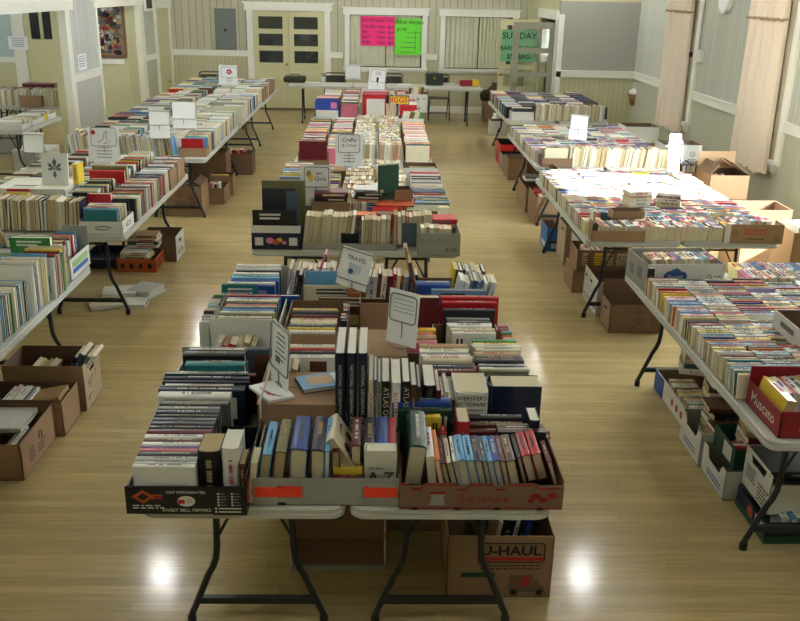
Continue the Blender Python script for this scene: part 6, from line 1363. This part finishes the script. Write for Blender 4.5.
# near right, beneath the nearest pair
o = carton(2.12, 5.17, 0, .38, .72, .14, 0, 'white_card', 'kraft_in', 'long white floor tray with blue end and round prints under the nearest right pair', hh={'right': .16})
q = MB(); q.box(-.1925, -.1905, .17, .36, .0, .142, M['ink_blue']); q.build('blue_band', o)
for k in range(4):
    q = MB(); q.prism([V((-.1915, -.02-.09*k+.022*math.cos(-a*.6), .07+.026*math.sin(a*.6))) for a in range(10)], V((-.001, 0, 0)), M['ink_red']); q.build('printed_fruit', o)
stack('slanted heap on the blue-ended tray', 2.16, 5.34, .215, [('white', .045), ('slate', .03), ('cream', .03), ('tan', .04)], h=.26, w=.18, ang=-14)
stack('brown heap on the near end of the tray', 2.16, 4.90, .215, [('maroon', .03), ('cream', .04), ('brown', .035), ('grey', .03)], h=.24, w=.17, ang=-6)
row('outer spine-up run in the blue-ended tray', 2.03, 4.84, .05, 90, .66, 'su', [('tan', .03), ('cream', .03), ('white', .03), ('green', .02), ('white', .04), ('cream', .03), ('tan', .03), ('white', .03), ('yellow', .03), ('cream', .03), ('brown', .03), ('white', .04), ('white', .03), ('tan', .03), ('cream', .03)], h=.16, w=.11)
o = carton(2.50, 5.20, 0, .32, .66, .25, 0, 'white_card', 'kraft_in', 'white carton behind the blue-ended tray under the nearest right pair')
row('spine-up run in the white carton behind the tray', 2.46, 4.92, .16, 90, .55, 'su', [('grey', .03), ('white', .03), ('blue', .03), ('pale grey', .04), ('white', .03), ('slate', .03), ('tan', .04), ('white', .02), ('red', .04), ('cream', .04), ('maroon', .03), ('white', .03)], h=.2, w=.12)
stack('loose flat stack on the floor white carton', 2.50, 5.20, .27, [('white', .05), ('slate', .02)], h=.26, w=.18, ang=-15); stack('nearer loose stack on the floor white carton', 2.50, 5.0, .27, [('cream', .03), ('slate', .03), ('white', .05)], h=.24, w=.17, ang=-12)
o = carton(2.06, 4.63, 0, .38, .34, .20, 0, 'white_card', 'gray_card', 'white notched tray with blue print, middle of the floor row under the nearest right pair', notch=('left',), hh={'left': .20})
txt(o, 'Sunripe', (-.1915, -.02, .05), (0, -1, 0), (0, 0, 1), .045, M['ink_blue'], bold=.0) if 0 else scribble(o, 'left', 0, .06, .38, .34, .2, 2, 'ink_blue')
stack('brown book stack in the notched tray', 2.08, 4.68, .03, [('tan', .04), ('cream', .04), ('brown', .04), ('cream', .03), ('tan', .04), ('black', .04), ('brown', .03)], h=.24, w=.16, ang=0)
stack('second book stack in the notched tray', 2.03, 4.53, .03, [('cream', .04), ('white', .04), ('cream', .04), ('tan', .05), ('brown', .03)], h=.2, w=.13, ang=4)
o = carton(2.08, 4.27, 0, .40, .34, .17, 0, 'white_card', 'gray_card', 'nearer white notched tray with blue print under the nearest right pair', notch=('left',)); scribble(o, 'left', .02, .05, .40, .34, .2, 2, 'ink_blue')
o = carton(2.09, 4.27, .175, .34, .30, .12, 0, 'green_card', 'green_card', 'dark green fruit tray with a white label on top of the nearer notched tray', hh={'back': .12})
face(o, 'left', .05, .06, .34, .30, w=.11, h=.085, mt='white_card'); 
stack('red-topped flat stack in the green tray', 2.14, 4.27, .19, [('red', .03), ('charcoal', .03), ('cream', .04), ('maroon', .04), ('tan', .03)], h=.27, w=.19, ang=-5)
row('red and white end run in the green tray', 1.97, 4.16, .19, 90, .16, 'su', [('red', .03), ('white', .02), ('red', .04)], h=.08, w=.09)
o = carton(2.44, 4.46, 0, .30, .42, .28, 0, 'kraft_dk', 'kraft_in', 'brown carton farther in under the nearest right pair')
stack('dark flat stack deep under the nearest right table', 2.42, 4.44, .2, [('maroon', .04), ('black', .04), ('maroon', .03), ('brown', .04)], h=.28, w=.2, ang=-5)
sx_, sy_ = .60, .36
o = carton(2.24, 3.885, 0, sx_, sy_, .12, 0, 'navy_card', 'gray_card', 'navy and green produce tray at the bottom right corner of the floor', hh={'left': .11})
q = MB(); q.box(-.303, .303, -.183, .183, 0, .045, M['green_card']); q.build('green_base', o)
q = MB(); q.prism([V((-.304, .0+.035*math.cos(-a*.6), .07+.032*math.sin(a*.6))) for a in range(10)], V((-.001, 0, 0)), M['orange_card']); q.build('round_logo', o)
q = MB(); q.box(-.3045, -.3032, -.16, -.06, .055, .10, M['ink_white']); q.build('printed_lines', o)
row('white books in the navy and green tray', 2.02, 3.77, .02, 0, .4, 'su', [('white', .04), ('light blue', .03), ('white', .03), ('cream', .05)], h=.12, w=.12, dirw='left')
sx_, sy_ = .42, .32
o = carton(2.17, 3.925, .125, sx_, sy_, .22, 0, 'white_card', 'gray_card', 'white printed carton standing on the navy and green tray', notch=('left',), hh={'left': .22, 'front': .17})
scribble(o, 'left', -.07, .13, sx_, sy_, .10, 5, 'ink', .016); scribble(o, 'left', .08, .10, sx_, sy_, .10, 5, 'ink', .02); scribble(o, 'left', 0, .17, sx_, sy_, .07, 1, 'ink_gray')
addbook(2.10, 3.925, .325, Z, YY, XX, .03, .27, .28, 'black', '', force=True, label='black book with red print lying in the white printed carton')
stack('book stack right inside the white printed carton', 2.30, 3.91, .26, [('navy', .03), ('white', .03), ('cream', .03)], h=.2, w=.14)
# boxes between the tables and the right wall
def rbox(x, y, z, a, b, h, lb, mo='kraft', **k): return carton(x, y, z, a, b, h, 0, mo, 'kraft_in', lb, **k)
rbox(3.68, 9.3, 0, .44, .46, .52, 'lower brown carton by the right wall under the nearer curtain', lid=True); rbox(3.70, 9.3, .53, .42, .42, .26, 'open brown carton with raised flaps by the right wall under the nearer curtain', flaps={'back': (.18, 10), 'right': (.2, -55), 'left': (.14, -40)})
row('light books in the flapped brown carton', 3.56, 9.26, .60, 0, .3, 'su', [('white', .03), ('cream', .03), ('red', .03), ('white', .03), ('blue', .03), ('white', .04)], h=.3, w=.14, dirw='left')
rbox(3.70, 8.25, 0, .50, .5, .5, 'lower brown carton by the right wall near the sun patch', lid=True); rbox(3.68, 8.22, .505, .46, .40, .17, 'open brown carton by the right wall near the sun patch', 'kraft_dk')
rbox(3.80, 7.45, 0, .44, .40, .66, 'brown carton by the right wall at the right picture edge'); row('pale heaped books at the right picture edge', 3.64, 7.45, .52, 0, .33, 'su', 'pale', h=.28, w=.17, dirw='left')
rbox(3.62, 12.3, 0, .46, .4, .62, 'lower carton behind the third right pair', lid=True); rbox(3.62, 12.3, .63, .46, .4, .22, 'open white carton in the right corner beneath the wall basket', 'white_card')
rbox(3.70, 10.7, 0, .5, .4, .58, 'lower carton by the right wall between the curtains', lid=True); o = rbox(3.66, 10.7, .59, .46, .38, .28, 'white carton with a round black print under the farther curtain', 'white_card'); emblem(o, 'front', .12, .17, .46, .38, .03, 'ink'); scribble(o, 'front', .12, .1, .46, .38, .1, 1, 'ink')
row('dark flat row in the white round-print carton', 3.50, 10.7, .72, 0, .3, 'su', 'dark', h=.24, w=.13, dirw='left')

rbox(3.62, 9.92, 0, .5, .4, .70, 'brown carton beyond the flapped one by the right wall'); row('mixed row beyond the flapped brown carton', 3.42, 9.92, .6, 0, .4, 'su', 'dark', h=.3, w=.16, dirw='left')
# ================================================================== beneath the nearest centre tables
o = empty('cardboard_tray', (-.165, 3.60, 0), 0, 'gray and white shallow carton lying open on its side under the nearest centre table', 'box')
q = MB(); q.box(-.215, .215, .12, .126, 0, .30, M['kraft']); q.box(-.215, .215, -.1, .12, 0, .006, M['kraft']); q.build('tray_back', o)
q = MB(); q.box(-.222, -.215, -.12, .126, 0, .32, M['white_card']); q.box(.215, .222, -.10, .126, 0, .32, M['white_card']); q.box(-.222, .222, -.12, -.10, 0, .02, M['gray_card']); q.build('tray_rim', o)
for s in (-1, 1):
    q = MB(); q.box(s*.2195-.0035, s*.2195+.0035, -.122, -.03, .17, .20, M['red_tape']); q.build('tape_strip', o)
sx_, sy_ = .47, .42
o = carton(.56, 3.50, 0, sx_, sy_, .32, 0, 'kraft', 'kraft_in', 'U-Haul moving carton on the floor under the nearest centre table')
fx = -sy_/2-.0015
txt(o, 'U-HAUL', (.045, fx, .245), (1, 0, 0), (0, 0, 1), .066, M['ink'], bold=.03, sx=1.12)
q = MB(); q.box(-.10, .19, fx-.0005, fx+.0005, .195, .213, M['ink_red']); q.build('red_stripe', o)
q = MB(); pts = [V((x, fx-.001, z)) for x, z in ((-.10, .187), (.185, .187), (.195, .197), (.195, .275), (.185, .285), (-.10, .285))]; q.tube(pts, .003, M['ink'], 4); q.build('logo_outline', o)
txt(o, 'Proudly Sized and Manufactured', (.04, fx, .168), (1, 0, 0), (0, 0, 1), .0195, M['ink_soft'], bold=.012) if 0 else scribble(o, 'front', .045, .165, sx_, sy_, .26, 2, 'ink_soft', .016)
q = MB(); q.box(-.17, -.02, fx-.0005, fx+.0005, .108, .132, M['green_card']); q.build('green_band', o)
q = MB()
q.box(.045, .155, fx-.0005, fx+.0005, .03, .12, M['kraft_dk']); q.box(.10, .135, fx-.0012, fx-.0004, .06, .11, M['ink_red']); q.prism([V((x, fx-.0005, z)) for x, z in ((.155, .03), (.205, .03), (.205, .06), (.185, .07), (.175, .095), (.155, .10))], V((0, .001, 0)), M['kraft_dk'])
for x in (.07, .185): q.prism([V((x+.017*math.cos(a*.6), fx-.0012, .028+.017*math.sin(a*.6))) for a in range(10)], V((0, .0004, 0)), M['ink'])
q.build('truck_print', o)
row('blue and white books in the moving carton', .55, 3.52, .12, 0, .2, 'up', [('cream', .02), ('black', .06), ('white', .02), ('navy', .03), ('blue', .02)], h=.20, w=.18, lean=10, dirw='left')
o = carton(.15, 4.0, 0, .5, .4, .30, 0, 'kraft_dk', 'kraft_in', 'dark carton deep under the nearest centre tables'); 
# ================================================================== the annex
make_table('folding_table', -5.32, 11.6, .76, 1.4, 'short folding table with white trays inside the left opening', 'annex tables')
o = make_table('folding_table', -6.75, 14.0, 1.9, .76, 'folding table of upright books deeper inside the annex', 'annex tables')
for i, x in enumerate((-5.14, -4.78)): carton(x, 11.78, TT, .34, .34, .075, 0, 'white_card', 'gray_card', ['left', 'right'][i]+' low white tray on the short table inside the left opening'); row(['left', 'right'][i]+' flat row in the white trays of the annex', x, 11.66, TT+.02, 90, .25, 'su', 'pale', h=.28, w=.09)
carton(-4.78, 12.45, TT, .34, .9, .075, 0, 'white_card', 'gray_card', 'long white tray with a yellow tag inside the left opening'); row('long flat row in the tagged annex tray', -4.78, 12.05, TT+.02, 90, .8, 'su', 'pale', h=.28, w=.09)
q = MB(); q.box(0, .002, -.06, .06, -.05, .05, M['yellow']); o = q.build('price_tag'); o.location = (-4.605, 12.5, TT+.05); tag(o, 'yellow tag stuck on the long white tray inside the left opening', 'tag')
row('upright front run of the annex book table', -6.6, 14.12, TT, 0, 1.65, 'up', 'pale', h=.25, w=.17, dirw='left', flip=-1)
row('second upright run of the annex book table', -6.6, 14.4, TT, 0, 1.65, 'up', 'mixed', h=.24, w=.17, dirw='left', flip=-1)
carton(-5.35, 14.02, TT, .34, .10, .17, 0, 'kraft', 'kraft_in', 'kraft box in the book row of the annex table')
carton(-6.35, 14.62, TT, .4, .3, .36, 0, 'kraft', 'kraft_in', 'tall kraft carton at the back of the annex book table', lid=True); stack('flat stack at the back of the annex table', -5.4, 14.62, TT, [('white', .06), ('white', .06), ('grey', .06), ('white', .05), ('maroon', .06)], h=.55, w=.2)
carton(-4.95, 12.9, 0, .5, .5, .30, 0, 'white_card', 'gray_card', 'white carton on the floor beneath the short annex table', lid=True)
carton(-5.9, 14.2, 0, .6, .4, .30, 0, 'gray_card', 'kraft_in', 'grey carton on the floor beneath the annex book table', lid=True)

# --- explicit lettering on a few books (after they exist)
build_books()
def find(lb):
    for o in bpy.data.objects:
        if o.get('label', '').startswith(lb): return o
def face_on(o, s, b_dir, x_dir, up_dir, off, size, mt, **k): return txt(o, s, off, x_dir, up_dir, size, mt, **k)
for lb in ("thick white Webster's",):
    o = find(lb)
    if o:
        mi = o.matrix_world.to_3x3().inverted(); y = -.10-.16*.15-.001
        txt(o, "WEBSTER'S", (0, y, .085), mi @ XX, mi @ Z, .0255, M['ink'], bold=.01); txt(o, 'DICTIONARY', (0, y, .058), mi @ XX, mi @ Z, .0255, M['ink'], bold=.01)
        q = MB(); q.box(-.05, .05, y-.0006, y+.0006, -.0+.030, .034, M['ink_gray']); q.build('printed_lines', o)
bpy.context.view_layer.update()
o = find('white A to Z')
if o:
    mi = o.matrix_world.to_3x3().inverted(); sg_ = -1 if (o.matrix_world.to_3x3() @ V((1, 0, 0))).y > 0 else 1; off = V((sg_*.0245, 0, 0))
    q = MB(); qm = mi; txt(o, 'A-Z', off+mi @ V((.0, 0, -.04)), mi @ XX, mi @ Z, .06, M['ink_soft'], bold=.03)
    txt(o, 'The New', off+mi @ V((-.02, 0, .0)), mi @ XX, mi @ Z, .014, M['ink'], bold=.01)
    q = MB(); q.prism([off+mi @ V((.02+.017*math.cos(a*.6), -.0006, .035+.017*math.sin(a*.6))) for a in range(10)], mi @ V((0, -.0006, 0)), M['ink_red']); q.build('round_badge', o)
o = find('teal travel book')
if o:
    mi = o.matrix_world.to_3x3().inverted(); off = mi @ V((0, -.0125, 0)); txt(o, 'Bavaria', off+mi @ V((.0, 0, .06)), mi @ XX, mi @ Z, .038, M['ink_red'], bold=.012)

o = find('cream book with oval')
if o:
    R3 = o.matrix_world.to_3x3(); sg_ = 1 if (R3 @ V((1, 0, 0))).x+(R3 @ V((1, 0, 0))).z > 0 else -1
    for zc_, r_ in ((.055, .028), (-.05, .03)):
        q = MB(); q.prism([V((sg_*.0196, .0+r_*.75*math.cos(a*.5), zc_+r_*math.sin(a*.5))) for a in range(12)], V((sg_*.0006, 0, 0)), M['ink_soft']); q.build('oval_portrait', o)
# ================================================================== lamps and daylight
def globe(x, y, label, mt='lamp'):
    o = empty('pendant_lamp', (x, y, 0), 0, label, 'lamp', 'pendant lamps on the ceiling')
    q = MB(); n = 12; q.lathe([(.001, -.12)]+[(.12*math.sin(math.pi*k/n), -.12*math.cos(math.pi*k/n)) for k in range(1, n)]+[(.001, .12)], (0, 0, 3.76), M[mt], 24); q.build('glass_globe', o, True)
    q = MB(); q.tube([V((0, 0, 3.88)), V((0, 0, ZC))], .012, M['brass'], 8); q.lathe([(0, 0), (.07, 0), (.05, -.05), (0, -.06)], (0, 0, ZC), M['brass'], 16); q.build('stem', o, True)
M['lamp'] = emis('lit_opal_glass', (250, 250, 248), 84)
M['lamp_dim'] = emis('dim_opal_glass', (250, 250, 248), 48)  # glow of the two fill globes added at the stage end
for x, y, nm in ((-2.4, 1.2, 'dim opal globe lamp over the left stage front'), (2.4, 1.2, 'dim opal globe lamp over the right stage front'), (-2.4, 8.5, 'lit opal globe lamp over the second left tables'), (2.4, 8.5, 'lit opal globe lamp over the sunlit right tables'),  # the front pair is unseen fill, added to brighten the near end
                 (-3.2, 15.5, 'lit opal globe lamp over the far left tables'), (3.2, 15.5, 'lit opal globe lamp before the gray panel wall'), (0, 12.2, 'lit opal globe lamp on the centre line over the third tables'), (0, 17.2, 'lit opal globe lamp on the centre line before the back wall')):  # both centre-line globes are added to brighten the back of the hall
    globe(x, y, nm, 'lamp_dim' if y < 2 else 'lamp')
globe(-7.2, 14.5, 'opal globe lamp hanging deeper in the annex')
globe(-6.8, 10.0, 'opal globe lamp hanging nearer in the annex')  # second annex globe, added only to lighten that room
def area(name, loc, rot, sx, sy, e, col):
    l = bpy.data.lights.new(name, 'AREA'); l.shape = 'RECTANGLE'; l.size = sx; l.size_y = sy; l.energy = e; l.color = col; o = bpy.data.objects.new(name, l); COL.objects.link(o); o.location = loc; o.rotation_euler = rot; return o
for i, (a, b) in enumerate(WINR):
    area('window_daylight', (XR+.22, (a+b)/2, (WZ0+WZ1)/2), (0, R(90), 0), WZ1-WZ0, b-a, (25, 25, 220, 200, 150)[i], (.90, .96, 1.0))
sun = bpy.data.lights.new('sun', 'SUN'); sun.energy = 75; sun.angle = R(.6); sun.color = (1, .96, .9); so = bpy.data.objects.new('sun', sun); COL.objects.link(so)
# the sun comes in low through the third window of the right wall
d = V((-1.75, .27, -1.09)).normalized(); so.rotation_euler = d.to_track_quat('-Z', 'Y').to_euler()
w = bpy.data.worlds.new('sky'); bpy.context.scene.world = w; w.use_nodes = True; w.node_tree.nodes['Background'].inputs[0].default_value = (.75, .86, 1, 1); w.node_tree.nodes['Background'].inputs[1].default_value = 1.2
vs = bpy.context.scene.view_settings; vs.view_transform = 'Standard'; vs.look = 'None'; vs.gamma = 1; vs.exposure = 0.8; vs.use_curve_mapping = False

for o in bpy.data.objects:
    l_ = o.get('label')
    if l_ and len(l_.split()) > 16: print('LONGLABEL', len(l_.split()), l_)
